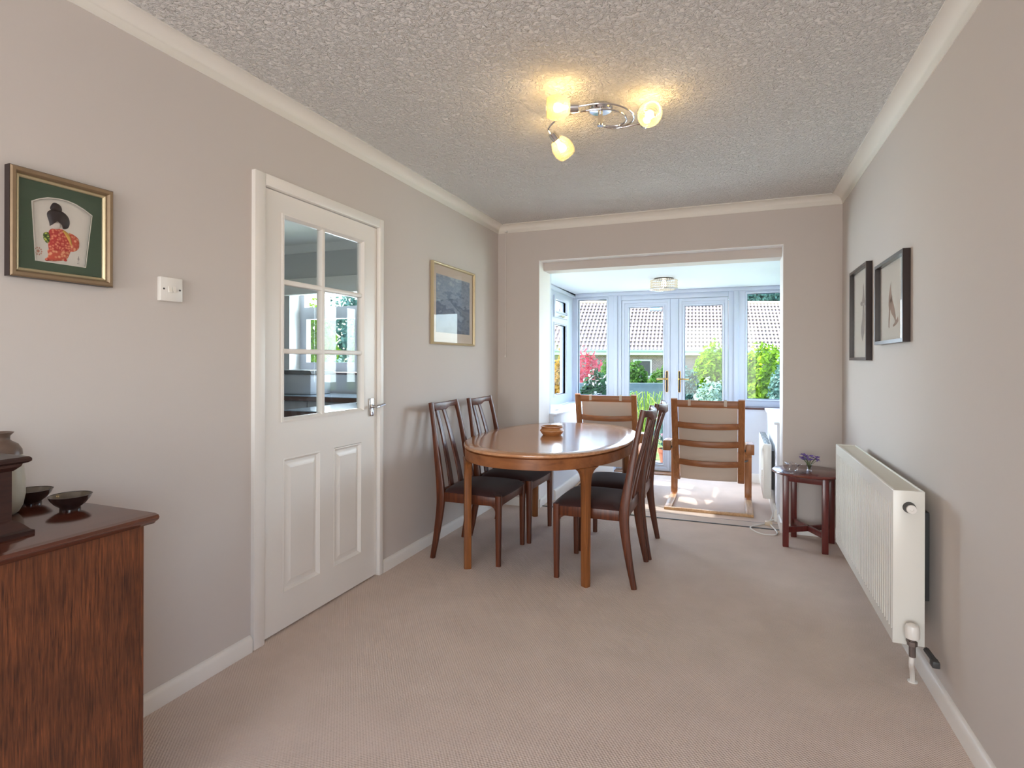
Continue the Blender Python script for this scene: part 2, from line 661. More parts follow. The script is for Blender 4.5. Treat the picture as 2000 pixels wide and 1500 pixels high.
def rrect(w, h, r, n=3):
    """rounded rectangle section"""
    out = []
    for (cx, cy, a0) in ((w / 2 - r, h / 2 - r, 0), (-w / 2 + r, h / 2 - r, PI / 2), (-w / 2 + r, -h / 2 + r, PI), (w / 2 - r, -h / 2 + r, 1.5 * PI)):
        for i in range(n):
            a = a0 + (PI / 2) * i / (n - 1)
            out.append((cx + r * math.cos(a), cy + r * math.sin(a)))
    return out


def smoothpath(pts, n=6):
    """Catmull-Rom through points"""
    P = [Vector(p) for p in pts]
    out = []
    for i in range(len(P) - 1):
        p0 = P[i - 1] if i > 0 else P[i] * 2 - P[i + 1]
        p1, p2 = P[i], P[i + 1]
        p3 = P[i + 2] if i + 2 < len(P) else P[i + 1] * 2 - P[i]
        for k in range(n):
            t = k / n
            out.append(0.5 * ((2 * p1) + (p2 - p0) * t + (2 * p0 - 5 * p1 + 4 * p2 - p3) * t * t + (3 * p1 - p0 - 3 * p2 + p3) * t ** 3))
    out.append(P[-1])
    return out


def pix(u, v, d):
    """world point on the sight line of a photo pixel, d metres deep (for placing the far garden)"""
    return Vector((CX, 0, CH)) + Fv * d + R2 * ((u - 1000) * d / 1097.2) - U2 * ((v - 705.7) * d / 1097.2)


# ---------------------------------------------------------------- room shell
W, D, HC = 2.6106, 4.495, 2.40
OX0, OX1, OZ = 0.376, 2.239, 2.083          # opening to the conservatory
YO = 4.78                                    # outer face of the house wall
YR = -3.6                                    # rear wall
struct('floor', B().box(-0.12, W + 0.12, YR - 0.1, YO - 0.01, -0.12, 0), M['carpet'])
struct('floor_conservatory', B().box(0.1, 2.5, YO - 0.01, 6.47, -0.12, 0), M['carpet'])
struct('floor_kitchen', B().box(-3.3, -0.12, 0.0, YO, -0.12, -0.004), M['tile'])
struct('ceiling', B().box(-0.12, W + 0.12, YR - 0.1, YO, HC, HC + 0.12), M['ceiling'])
struct('ceiling_kitchen', B().box(-3.3, -0.12, 0.0, YO, HC, HC + 0.12), M['cornice'])
DY0, DY1, DZ = 1.868, 2.722, 2.0             # kitchen door opening
struct('wall_left', B().box(-0.12, 0, YR, DY0, 0, HC).box(-0.12, 0, DY1, D, 0, HC).box(-0.12, 0, DY0, DY1, DZ, HC), M['wall'])
SW0, SW1, SZ0, SZ1 = -1.68, -0.32, 0.62, 1.98   # made-up side window behind the camera, opened for the fill light
struct('wall_right', B().box(W, W + 0.12, YR, SW0, 0, HC).box(W, W + 0.12, SW1, D, 0, HC).box(W, W + 0.12, SW0, SW1, 0, SZ0).box(W, W + 0.12, SW0, SW1, SZ1, HC), M['wall'])
sw_ = structe('added_window_side')
B().frame(SW0, SW1, SZ0, SZ1, [(0, W + 0.05), (0.05, W + 0.05), (0.05, W + 0.11), (0, W + 0.11)], lambda u, v, w: (w, u, v)).build('window_frame', M['upvc'], sw_)
# wall round the opening; a second, lower lintel stands back behind the first
wb = B()
wb.box(-0.12, OX0, D, YO, 0, HC).box(OX1, W + 0.12, D, YO, 0, HC).box(OX0, OX1, D, 4.612, OZ, HC).box(OX0, OX1, 4.612, YO, 2.012, HC)
struct('wall_back', wb, M['wall'])
# white lining of the opening
struct('trim_13', B().box(OX0, OX0 + 0.003, D - 0.0015, YO, 0.0, OZ - 0.003).box(OX1 - 0.003, OX1, D - 0.0015, YO, 0.0, OZ - 0.003).box(OX0, OX1, D - 0.0015, 4.612, OZ - 0.003, OZ), M['reveal'])
# rear wall behind the camera; its window is added to hold the fill light
RX0, RX1, RZ0, RZ1 = 0.12, 2.48, 0.10, 2.22
struct('wall_rear', B().box(-0.12, RX0, YR - 0.12, YR, 0, HC).box(RX1, W + 0.12, YR - 0.12, YR, 0, HC)
       .box(RX0, RX1, YR - 0.12, YR, 0, RZ0).box(RX0, RX1, YR - 0.12, YR, RZ1, HC), M['wall'])
fxz = lambda u, v, w: (u, w, v)
wr = structe('added_window_rear')
B().frame(RX0, RX1, RZ0, RZ1, [(0, YR - 0.11), (0.06, YR - 0.11), (0.06, YR - 0.05), (0, YR - 0.05)], fxz).box(1.27, 1.33, YR - 0.11, YR - 0.05, RZ0, RZ1).build('window_frame', M['upvc'], wr)

# cornices
cp = []
for i in range(9):
    a = PI / 2 * i / 8
    cp.append((0.068 * (1 - math.sin(a)) , -0.066 * (1 - math.cos(a)) - 0.0))
cprof = [(0.0, 0.0), (0.072, 0.0), (0.072, -0.006)] + [(0.004 + 0.064 * (1 - math.sin(PI / 2 * i / 8)), -0.006 - 0.052 * (1 - math.cos(PI / 2 * i / 8))) for i in range(9)] + [(0.004, -0.064), (0.0, -0.064)]


def cornice(name, pts, inward):
    """pts: two ends on the wall line; inward: direction into the room; mitred at both ends"""
    (x0, y0), (x1, y1) = pts
    t = Vector((x1 - x0, y1 - y0)).normalized()
    vs, fs = [], []
    k = len(cprof)
    for e, (x, y) in enumerate(pts):
        sgn = 1 if e == 0 else -1
        for (a, h) in cprof:
            vs.append((x + inward[0] * a + t.x * a * sgn, y + inward[1] * a + t.y * a * sgn, HC + h))
    for j in range(k):
        j2 = (j + 1) % k
        fs.append((j, j2, k + j2, k + j))
    fs += [tuple(range(k)), tuple(range(2 * k - 1, k - 1, -1))]
    struct(name, B().add(vs, fs), M['cornice'], smooth=50)


cornice('trim_1', ((0, YR), (0, D)), (1, 0))
cornice('trim_2', ((W, YR), (W, D)), (-1, 0))
cornice('trim_3', ((0, D), (W, D)), (0, -1))

# skirtings
SKH = 0.068


def skirt(name, x0, x1, y0, y1, face, h=SKH, m='gloss'):
    """thin board with a rounded top towards the room"""
    t = 0.019
    prof = [(0, 0), (t, 0), (t, h - 0.018), (t * 0.7, h - 0.006), (t * 0.3, h), (0, h)]
    b = B()
    if face in ('+x', '-x'):
        sx = 1 if face == '+x' else -1
        b.prism(prof, lambda u, v, w: (x0 + sx * u, w, v), y0, y1)
    else:
        sy = 1 if face == '+y' else -1
        b.prism(prof, lambda u, v, w: (w, y0 + sy * u, v), x0, x1)
    return struct(name, b, M[m], smooth=40)


skirt('baseboard_left', 0, 0, YR, DY0 - 0.062, '+x')
skirt('baseboard_left_far', 0, 0, 2.758, D, '+x')
skirt('baseboard_right', W, 0, YR, D, '-x')
skirt('baseboard_back_left', 0.019, OX0 + 0.019, D, D, '-y')
skirt('baseboard_back_right', OX1 - 0.019, W - 0.019, D, D, '-y')
skirt('baseboard_jamb_left', OX0, 0, D, YO, '+x')
skirt('baseboard_jamb_right', OX1, 0, D, YO, '-x')
skirt('baseboard_conservatory_left', 0.421, 0, YO, 6.24, '+x', 0.09)
skirt('baseboard_conservatory_right', 2.219, 0, YO, 6.24, '-x', 0.09)
skirt('baseboard_conservatory_back_left', 0.43, 0.66, 6.25, 0, '-y', 0.09)
skirt('baseboard_conservatory_back_right', 1.90, 2.21, 6.25, 0, '-y', 0.09)
# carpet joint strips in the opening
struct('trim_4', B().box(OX0 + 0.02, OX1 - 0.02, 4.535, 4.545, 0, 0.006), M['darkgrey'])
struct('trim_14', B().box(OX0 + 0.02, OX1 - 0.02, 4.545, 4.690, 0, 0.003), mat('threshold_beige', (196, 180, 168), 0.8))
struct('trim_15', B().box(OX0 + 0.02, OX1 - 0.02, 4.690, 4.695, 0, 0.004), mat('strip_grey', (130, 122, 122), 0.6))

# ---------------------------------------------------------------- kitchen door
dr = structe('door_1')
ar = B()
ar.box(-0.12, 0.02, 1.813, 1.872, 0, 2.045, 0.004).box(-0.12, 0.02, 2.719, 2.756, 0, 2.045, 0.004).box(-0.12, 0.02, 1.8721, 2.7189, 1.994, 2.045, 0.004)
ar.build('door_frame', M['gloss'], dr)
LY0, LY1, LZ0, LZ1 = 1.876, 2.714, 0.009, 1.990
GY0, GY1, GZ0, GZ1 = 1.988, 2.590, 0.955, 1.897
leaf = B()
XB, XF = -0.044, -0.002
PAN = ((2.000, 2.246, 0.172, 0.783), (2.349, 2.576, 0.173, 0.780))
leaf.box(XB, XF, LY0, GY0, LZ0, LZ1).box(XB, XF, GY1, LY1, LZ0, LZ1).box(XB, XF, GY0, GY1, GZ1, LZ1).box(XB, XF, GY0, GY1, LZ0, 0.172).box(XB, XF, GY0, GY1, 0.783, GZ0)
leaf.box(XB, XF, GY0, 2.000, 0.172, 0.783).box(XB, XF, 2.246, 2.349, 0.172, 0.783).box(XB, XF, 2.576, GY1, 0.172, 0.783)
fyz = lambda u, v, w: (w, u, v)
# raised beads round the glass
leaf.frame(GY0 - 0.004, GY1 + 0.004, GZ0 - 0.004, GZ1 + 0.004, [(0, XF - .002), (0, XF + 0.008), (0.008, XF + 0.010), (0.02, XF - 0.006), (0.02, XF - .02), (0.0, XF - .02)], fyz)
o = leaf.build('door_leaf', M['gloss'], dr)
# two moulded panels: a sunk groove and a fielded centre
for (a, b_, c_, d_) in PAN:
    pn = B()
    pn.frame(a, b_, c_, d_, [(-0.002, XF - 0.02), (-0.001, XF + 0.001), (0.004, XF + 0.002), (0.016, XF - 0.014), (0.016, XF - 0.02)], fyz)
    pn.frame(a + 0.014, b_ - 0.014, c_ + 0.014, d_ - 0.014, [(0, XF - 0.02), (0, XF - 0.014), (0.008, XF - 0.014), (0.034, XF - 0.001), (0.036, XF - 0.02)], fyz)
    pn.box(XB, XF - 0.001, a + 0.047, b_ - 0.047, c_ + 0.047, d_ - 0.047)
    pn.box(XB, XF - 0.021, a - 0.001, b_ + 0.001, c_ - 0.001, d_ + 0.001)
    pn.build('door_panel', M['gloss'], dr)
bars = B()
for z in (1.275, 1.591):
    bars.box(XF - 0.034, XF + 0.002, GY0 + 0.01, GY1 - 0.01, z - 0.012, z + 0.012, 0.006)
bars.box(XF - 0.034, XF + 0.003, 2.264 - 0.012, 2.264 + 0.012, GZ0, GZ1, 0.006)
bars.build('glazing_bars', M['gloss'], dr)
B().box(-0.026, -0.022, GY0, GY1, GZ0, GZ1).build('glass_pane', M['glass'], dr)
hd = B()
hd.box(XF, XF + 0.008, 2.642, 2.684, 0.920, 1.020, 0.003)
hd.tube([(XF, 2.663, 0.975), (XF + 0.04, 2.663, 0.975)], 0.009, 10)
hd.tube(smoothpath([(XF + 0.044, 2.650, 0.975), (XF + 0.047, 2.680, 0.978), (XF + 0.046, 2.73, 0.985)], 4), [0.009] * 5 + [0.0085] * 4, 10)
hd.lathe([(0.006, 0), (0.006, 0.01)], 10, (XF, 2.663, 0.94), (1, 0, 0))
hd.build('door_handle', M['chrome'], dr)
for z in (0.258, 1.798):
    B().box(-0.012, 0.006, 1.868, 1.880, z - 0.038, z + 0.038, 0.002).build('hinge', M['copper'], dr)

# ---------------------------------------------------------------- conservatory shell
XL, XR, YB = 0.147, 2.47, 6.40                # inner faces of the window frames
CZ = 2.02
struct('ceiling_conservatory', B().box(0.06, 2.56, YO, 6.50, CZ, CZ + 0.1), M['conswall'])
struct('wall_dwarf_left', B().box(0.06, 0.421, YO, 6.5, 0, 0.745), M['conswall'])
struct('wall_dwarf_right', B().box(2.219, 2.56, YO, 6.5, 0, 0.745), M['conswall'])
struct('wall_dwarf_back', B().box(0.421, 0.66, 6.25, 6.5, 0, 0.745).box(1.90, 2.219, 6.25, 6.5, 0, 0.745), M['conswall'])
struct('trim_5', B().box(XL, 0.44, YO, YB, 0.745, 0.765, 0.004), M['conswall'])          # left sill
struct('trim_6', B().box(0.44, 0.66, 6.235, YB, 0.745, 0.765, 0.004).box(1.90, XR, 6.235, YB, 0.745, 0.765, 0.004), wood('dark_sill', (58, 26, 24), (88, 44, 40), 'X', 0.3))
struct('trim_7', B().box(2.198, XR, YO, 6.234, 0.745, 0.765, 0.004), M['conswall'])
# head trim along the top of the glazing
struct('trim_8', B().box(XL - .02, XL + 0.035, YO, YB, 1.972, CZ, 0.006).box(XL + 0.035, XR, YB - 0.035, YB, 1.982, CZ, 0.006).box(XR - 0.035, XR + .02, YO, YB - .036, 1.972, CZ, 0.006), M['upvc'])
struct('wall_return_left', B().box(0.06, OX0, YO - 0.001, YO + 0.05, 0.765, CZ), M['conswall'])
struct('wall_return_right', B().box(OX1, 2.56, YO - 0.001, YO + 0.05, 0.765, CZ), M['conswall'])


def win(name, plane, span, z0, z1, fixed):
    """plane 'y' (faces -y at YB) or 'xl'/'xr'; fixed: list of (a0,a1,z0,z1) glass panes"""
    w = structe(name)
    if plane == 'y':
        fn = lambda u, v, d: (u, YB + d, v)
    elif plane == 'xl':
        fn = lambda u, v, d: (XL - d, u, v)
    else:
        fn = lambda u, v, d: (XR + d, u, v)
    b = B()
    us = sorted({span[0], span[1]} | {p[0] for p in fixed} | {p[1] for p in fixed})
    zs = sorted({z0, z1} | {p[2] for p in fixed} | {p[3] for p in fixed})
    for i in range(len(us) - 1):
        for j in range(len(zs) - 1):
            um, zm = (us[i] + us[i + 1]) / 2, (zs[j] + zs[j + 1]) / 2
            if any(p[0] < um < p[1] and p[2] < zm < p[3] for p in fixed):
                continue
            b.prism([(us[i], zs[j]), (us[i + 1], zs[j]), (us[i + 1], zs[j + 1]), (us[i], zs[j + 1])], fn, 0.0, 0.07)
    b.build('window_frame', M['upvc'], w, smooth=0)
    for (a0, a1, c0, c1) in fixed:
        g = B()
        g.frame(a0 - 0.022, a1 + 0.022, c0 - 0.022, c1 + 0.022, [(0, 0.001), (0.004, -0.008), (0.012, -0.008), (0.022, 0.006), (0.022, 0.03), (0.0, 0.03)], fn)
        g.build('glazing_bead', M['upvc'], w)
        g = B()
        g.frame(a0 - 0.001, a1 + 0.001, c0 - 0.001, c1 + 0.001, [(0, 0.028), (0.005, 0.028), (0.005, 0.036), (0, 0.036)], fn)
        g.build('gasket', M['gasket'], w)
        B().prism([(a0, c0), (a1, c0), (a1, c1), (a0, c1)], fn, 0.030, 0.034).build('glass_pane', M['glass'], w)
    return w


w1 = win('window_1', 'xl', (YO + 0.05, YB), 0.765, CZ, [(5.665, 6.108, 0.872, 1.628), (5.665, 6.108, 1.775, 1.89), (4.95, 5.545, 0.872, 1.89)])
# vent sash and its handle
v = B()
fnl = lambda u, vv, d: (XL - d, u, vv)
v.frame(5.625, 6.148, 1.70, 1.93, [(0, 0.0), (0, -0.018), (0.04, -0.018), (0.046, 0.0)], fnl)
v.build('vent_sash', M['upvc'], w1)
h = B()
h.box(XL + 0.018, XL + 0.03, 5.90, 5.95, 1.708, 1.732, 0.004).tube([(XL + 0.034, 5.94, 1.722), (XL + 0.04, 5.87, 1.724), (XL + 0.04, 5.80, 1.716)], 0.008, 8)
h.build('window_handle', M['goldlight'], w1)
w2 = win('window_2', 'y', (XL, 0.632), 0.765, 1.985, [(0.213, 0.546, 0.843, 1.945)])
w3 = win('window_3', 'y', (1.955, XR), 0.765, 1.985, [(2.037, 2.41, 0.843, 1.948)])
w4 = win('window_4', 'xr', (YO + 0.05, YB), 0.765, CZ, [(5.0, 5.56, 0.872, 1.89), (5.68, 6.25, 0.872, 1.89)])
# mullions either side of the doors and the door frame
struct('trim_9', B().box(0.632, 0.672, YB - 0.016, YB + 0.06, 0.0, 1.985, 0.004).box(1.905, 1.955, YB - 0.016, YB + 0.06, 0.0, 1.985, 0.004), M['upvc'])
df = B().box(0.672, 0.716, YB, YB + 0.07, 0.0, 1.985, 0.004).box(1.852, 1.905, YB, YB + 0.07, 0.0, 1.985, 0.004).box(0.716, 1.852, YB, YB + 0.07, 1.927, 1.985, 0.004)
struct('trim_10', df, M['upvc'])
struct('trim_11', B().box(0.66, 1.90, 6.27, YB + 0.09, 0.0, 0.014, 0.003), wood('threshold_wood', (120, 84, 60), (160, 122, 94), 'X', 0.4))


def french(name, x0, x1, g0, g1, side):
    d = structe(name)
    yb = YB + 0.012
    zb, zt, gz0, gz1 = 0.020, 1.924, 0.100, 1.843
    b = B().box(x0, g0, yb, yb + 0.06, zb, zt).box(g1, x1, yb, yb + 0.06, zb, zt).box(g0, g1, yb, yb + 0.06, zb, gz0).box(g0, g1, yb, yb + 0.06, gz1, zt)
    fn = lambda u, v, w: (u, yb + w, v)
    b.frame(x0 + 0.001, x1 - 0.001, zb + 0.001, zt - 0.001, [(0.0, 0.0), (0.0, -0.006), (0.006, -0.010), (0.03, -0.010), (0.034, 0.0)], fn)
    b.build('door_leaf', M['upvc'], d, smooth=0)
    g = B().frame(g0 - 0.02, g1 + 0.02, gz0 - 0.02, gz1 + 0.02, [(0, 0.001), (0.004, -0.006), (0.012, -0.006), (0.02, 0.006), (0.02, 0.03), (0, 0.03)], fn)
    g.build('glazing_bead', M['upvc'], d)
    g = B().frame(g0 - 0.001, g1 + 0.001, gz0 - 0.001, gz1 + 0.001, [(0, 0.026), (0.005, 0.026), (0.005, 0.036), (0, 0.036)], fn)
    g.build('gasket', M['gasket'], d)
    B().prism([(g0, gz0), (g1, gz0), (g1, gz1), (g0, gz1)], fn, 0.03, 0.034).build('glass_pane', M['glass'], d)
    hx = x1 - 0.036 if side > 0 else x0 + 0.010
    sg = -1 if side > 0 else 1
    yf = yb - 0.010
    p = B()
    p.prism([(hx + 0.014 * math.cos(a) , (1.118 if i < 9 else 0.908) + 0.014 * math.sin(a)) for i, a in enumerate([PI * k / 8 for k in range(9)] + [PI + PI * k / 8 for k in range(9)])], lambda u, v, w: (u, w, v), yf, yf - 0.007)
    hp = p.build('handle_plate', M['brass'], d)
    p = B()
    p.prism([(hx + 0.0105 * math.cos(a) , (1.118 if i < 9 else 0.908) + 0.0105 * math.sin(a)) for i, a in enumerate([PI * k / 8 for k in range(9)] + [PI + PI * k / 8 for k in range(9)])], lambda u, v, w: (u, w, v), yf - 0.006, yf - 0.009)
    p.build('plate_inlay', M['black'], hp)
    p = B().tube([(hx, yf - 0.006, 1.042), (hx, yf - 0.042, 1.042)], 0.009, 10)
    p.tube([(hx, yf - 0.046, 1.042), (hx + sg * 0.05, yf - 0.05, 1.043), (hx + sg * 0.105, yf - 0.046, 1.040)], 0.008, 10)
    p.build('door_handle', M['brass'], d)
    return d


fd = french('door_2', 0.718, 1.256, 0.800, 1.176, 1)
f2 = french('door_3', 1.342, 1.850, 1.405, 1.792, -1)
# the meeting bar fixed to the left leaf
B().box(1.257, 1.341, YB - 0.004, YB + 0.06, 0.02, 1.924, 0.005).build('meeting_bar', M['upvc'], fd)

# ---------------------------------------------------------------- kitchen beyond the glazed door
KY = 4.55
KX0, KX1, KZ0, KZ1 = -2.36, -0.75, 1.12, 2.02
struct('wall_kitchen_far', B().box(-3.2, KX0, KY, YO, 0, HC).box(KX1, -0.12, KY, YO, 0, HC).box(KX0, KX1, KY, YO, 0, KZ0).box(KX0, KX1, KY, YO, KZ1, HC), M['kwall'])
struct('wall_kitchen_left', B().box(-3.3, -3.2, 0.0, YO, 0, HC), M['kwall'])
struct('wall_kitchen_near', B().box(-3.2, -0.12, 0.0, 0.1, 0, HC), M['kwall'])
kc = B()
kc.prism([(0, 0), (0.07, 0), (0.06, -0.02), (0.02, -0.06), (0, -0.07)], lambda u, v, w: (w, KY - u, HC + v), -3.2, -0.12)
struct('trim_12', kc, M['cornice'])
kw = structe('window_5')
fk = lambda u, v, w: (u, w, v)
b = B().frame(KX0, KX1, KZ0, KZ1, [(0, 4.70), (0.06, 4.70), (0.06, 4.77), (0, 4.77)], fk)
b.box(KX0 + .05, KX1 - .05, 4.695, 4.765, 1.70, 1.79).box(-1.62, -1.55, 4.70, 4.77, KZ0 + .02, KZ1 - .02)
b.frame(KX0 + 0.05, -1.61, KZ0 + 0.05, 1.71, [(0, 4.69), (0.045, 4.69), (0.045, 4.75), (0, 4.75)], fk)
b.build('window_frame', M['upvc'], kw, smooth=0)
B().box(KX0 + .02, KX1 - .02, 4.735, 4.741, KZ0 + .02, KZ1 - .02).build('glass_pane', M['glass'], kw)
B().box(KX0 - 0.03, KX1 + 0.03, 4.49, 4.70, KZ0 - 0.025, KZ0 - .0005, 0.004).build('window_sill', M['worktopedge'], kw)


# ---------------------------------------------------------------- dining table
TX, TY, TA, TB, TN = 0.795, 3.62, 0.515, 0.825, 2.3


def sup(a, b, n=TN, k=72):
    out = []
    for i in range(k):
        t = 2 * PI * i / k
        c, s_ = math.cos(t), math.sin(t)
        out.append((a * abs(c) ** (2 / n) * math.copysign(1, c), b * abs(s_) ** (2 / n) * math.copysign(1, s_)))
    return out


def ring(b, prof, k=72):
    """prof: closed list of (shrink, z) rings of the table's oval"""
    vs, fs = [], []
    n = len(prof)
    for (sh, z) in prof:
        vs += [(x, y, z) for x, y in sup(TA - sh, TB - sh, TN, k)]
    for i in range(n):
        i2 = (i + 1) % n
        for j in range(k):
            j2 = (j + 1) % k
            fs.append((i * k + j, i * k + j2, i2 * k + j2, i2 * k + j))
    b.add(vs, fs)


tab = thing('dining_table', 'oval teak dining table with four chairs round it and a turned bowl on top', 'table', (TX, TY, 0))
b = B()
k = 72
inner = sup(TA - 0.085, TB - 0.085)
b.prism(inner, lambda u, v, w: (u, v, w), 0.716, 0.735)
b.build('tabletop', M['teak'], tab)
b = B()
ring(b, [(0.085, 0.716), (0.006, 0.716), (0.001, 0.719), (0.0, 0.726), (0.002, 0.732), (0.007, 0.735), (0.085, 0.735)])
b.build('top_border', M['teakborder'], tab)
b = B()
ring(b, [(0.030, 0.650), (0.008, 0.650), (0.006, 0.652), (0.006, 0.708), (0.016, 0.712), (0.016, 0.7155), (0.030, 0.7155)])
b.build('apron', M['teakapron'], tab)
for sx in (-1, 1):
    for sy in (-1, 1):
        b = B()
        ang = math.atan2(sy * 0.845, sx * 1.30)
        # upright with a splayed bracket head that follows the apron
        path, secs = [], []
        for (z, w) in ((0.0, 0.040), (0.02, 0.042), (0.30, 0.045), (0.50, 0.047), (0.56, 0.050), (0.59, 0.057), (0.612, 0.070), (0.630, 0.092), (0.643, 0.126), (0.651, 0.165)):
            path.append((0, 0, z))
            secs.append([(q[0], q[1]) for q in rrect(w, 0.044, 0.011)])
        b.sweep(path, [[(q[0], q[1]) for q in s_] for s_ in secs])
        # section side axis runs along x here: turn so that it lies along the oval's edge
        b.rot(ang + (PI / 2 if False else 0) + PI / 2)
        b.v = [(x + sx * 0.359, y + sy * 0.606, z) for x, y, z in b.v]
        b.build('leg', M['teakz'], tab)

# ---------------------------------------------------------------- dining chairs
def make_chair(label):
    t = thing('dining_chair', label, 'chair', (0, 0, 0), 0, 'dining chairs round the oval table')
    for s in (-1, 1):
        # front leg
        b = B()
        secs = [rrect(w, w, 0.009) for w in (0.029, 0.033, 0.037, 0.038, 0.038)]
        b.sweep([(s * 0.216, 0.218, 0), (s * 0.216, 0.218, 0.15), (s * 0.216, 0.218, 0.33), (s * 0.216, 0.218, 0.40), (s * 0.216, 0.218, 0.422)], secs)
        b.build('leg', M['chair'], t)
        # rear leg running up into the back stile
        b = B()
        pts = smoothpath([(s * 0.226, -0.222, 0.0), (s * 0.224, -0.192, 0.16), (s * 0.222, -0.168, 0.34), (s * 0.219, -0.172, 0.46), (s * 0.205, -0.204, 0.66), (s * 0.190, -0.236, 0.84), (s * 0.178, -0.262, 0.966)], 4)
        secs = []
        for p in pts:
            z = p.z
            w = 0.030 + 0.026 * max(0, 1 - abs(z - 0.40) / 0.40)
            secs.append(rrect(0.027, w, 0.008))
        b.sweep(pts, secs, up=(0, 1, 0))
        b.build('leg', M['chair'], t)
        # side rail
        b = B()
        b.box(s * 0.216 - 0.011, s * 0.216 + 0.011, -0.15, 0.205, 0.358, 0.416, 0.003)
        for (ys, dy) in ((0.200, -1),):
            b.prism([(0.20, 0.358), (0.20, 0.325), (0.192, 0.345), (0.175, 0.356), (0.165, 0.3585)], lambda u, v, w: (w, u, v), s * 0.216 - 0.008, s * 0.216 + 0.008)
        b.build('side_rail', M['chair'], t)
    b = B()
    b.box(-0.198, 0.198, 0.208, 0.230, 0.358, 0.416, 0.003)
    for s in (-1, 1):
        b.prism([(s * 0.199, 0.358), (s * 0.199, 0.322), (s * 0.190, 0.342), (s * 0.172, 0.354), (s * 0.160, 0.3585)], lambda u, v, w: (u, w, v), 0.211, 0.227)
    b.build('front_rail', M['chair'], t)
    b = B()
    b.box(-0.205, 0.205, -0.176, -0.152, 0.358, 0.43, 0.003)
    b.build('back_rail', M['chair'], t)
    # upholstered seat, domed
    b = B()
    N = 12
    vs, fs = [], []
    for i in range(N + 1):
        for j in range(N + 1):
            u, v = i / N * 2 - 1, j / N * 2 - 1
            hw = 0.224 + 0.006 * v
            x = u * (hw if abs(v) < 0.99 else hw - 0.01)
            y = 0.035 + v * 0.200 + (0.012 * (1 - u * u) if v > 0.5 else 0)
            e = max(abs(u), abs(v))
            z = 0.432 + 0.030 * (1 - abs(u) ** 3) * (1 - abs(v) ** 3) - (0.012 if e > 0.99 else 0)
            vs.append((x, y, z))
    base = [(x, y, 0.412) for (x, y, z) in vs]
    n1 = N + 1
    for i in range(N):
        for j in range(N):
            fs.append((i * n1 + j, (i + 1) * n1 + j, (i + 1) * n1 + j + 1, i * n1 + j + 1))
    off = len(vs)
    edge = [i * n1 for i in range(n1)] + [N * n1 + j for j in range(1, n1)] + [i * n1 + N for i in range(N - 1, -1, -1)] + [j for j in range(N - 1, 0, -1)]
    vs2 = vs + [base[i] for i in edge]
    m_ = len(edge)
    for q in range(m_):
        q2 = (q + 1) % m_
        fs.append((edge[q], edge[q2], off + q2, off + q))
    fs.append(tuple(off + q for q in range(m_)))
    b.add(vs2, fs)
    b.build('seat', M['seat'], t, smooth=60)
    # curved top rail with a dropped centre
    b = B()
    pts, secs = [], []
    for i in range(25):
        u = i / 24 * 2 - 1
        x = u * 0.181
        y = -0.258 - 0.040 * (1 - u * u)
        drop = 0.024 * math.exp(-((abs(u) - 0.34) / 0.18) ** 2) + 0.020 * (abs(u) < 0.34)
        drop = min(drop, 0.026)
        top = 0.966 - 0.010 * (1 - u * u)
        bot = 0.924 - drop + 0.003 * (1 - u * u)
        pts.append((x, y, (top + bot) / 2))
        h_ = top - bot
        secs.append(rrect(0.024, h_, 0.007))
    b.sweep(pts, secs)
    b.build('top_rail', M['chair'], t)
    for s in (-1, 1):
        b = B()
        pts = smoothpath([(s * 0.072, -0.168, 0.425), (s * 0.066, -0.194, 0.56), (s * 0.056, -0.238, 0.74), (s * 0.048, -0.288, 0.905)], 5)
        n_ = len(pts)
        secs = [rrect(0.060 - 0.020 * i / (n_ - 1), 0.012, 0.004) for i in range(n_)]
        b.sweep(pts, secs, up=(0, 1, 0))
        b.build('splat', M['chair'], t)
    return t


LBL = ['dark wooden dining chair on the right of the oval table, nearer the camera',
       'dark wooden dining chair on the right of the oval table, nearer the conservatory',
       'dark wooden dining chair with its back to the left wall, nearer the glazed door',
       'dark wooden dining chair with its back to the left wall, nearer the far corner']
ch = make_chair(LBL[0])
ch.location = (1.186, 3.295, 0)
ch.rotation_euler = (0, 0, PI / 2)
copy_thing(ch, (1.196, 3.79, 0), PI / 2 + 0.01, LBL[1])
copy_thing(ch, (0.372, 3.322, 0), -PI / 2 + 0.02, LBL[2])
copy_thing(ch, (0.405, 3.805, 0), -PI / 2 - 0.02, LBL[3])

# ---------------------------------------------------------------- turned bowl on the table
bl = thing('turned_bowl', 'shallow turned wooden bowl standing on the oval table', 'bowl', (0.765, 3.63, 0.735))
bw = B()
bw.lathe([(0.0, 0.001), (0.060, 0.0), (0.064, 0.004), (0.076, 0.020), (0.080, 0.030), (0.078, 0.036), (0.071, 0.044), (0.070, 0.050), (0.077, 0.058), (0.077, 0.060), (0.072, 0.060), (0.064, 0.050), (0.060, 0.026), (0.04, 0.014), (0.0, 0.012)], 40)
bw.build('bowl_body', M['turned'], bl)
bw = B()
bw.lathe([(0.0795, 0.027), (0.0812, 0.029), (0.0812, 0.032), (0.0790, 0.034)], 40, closed=True)
bw.build('collar', M['teakborder'], bl)

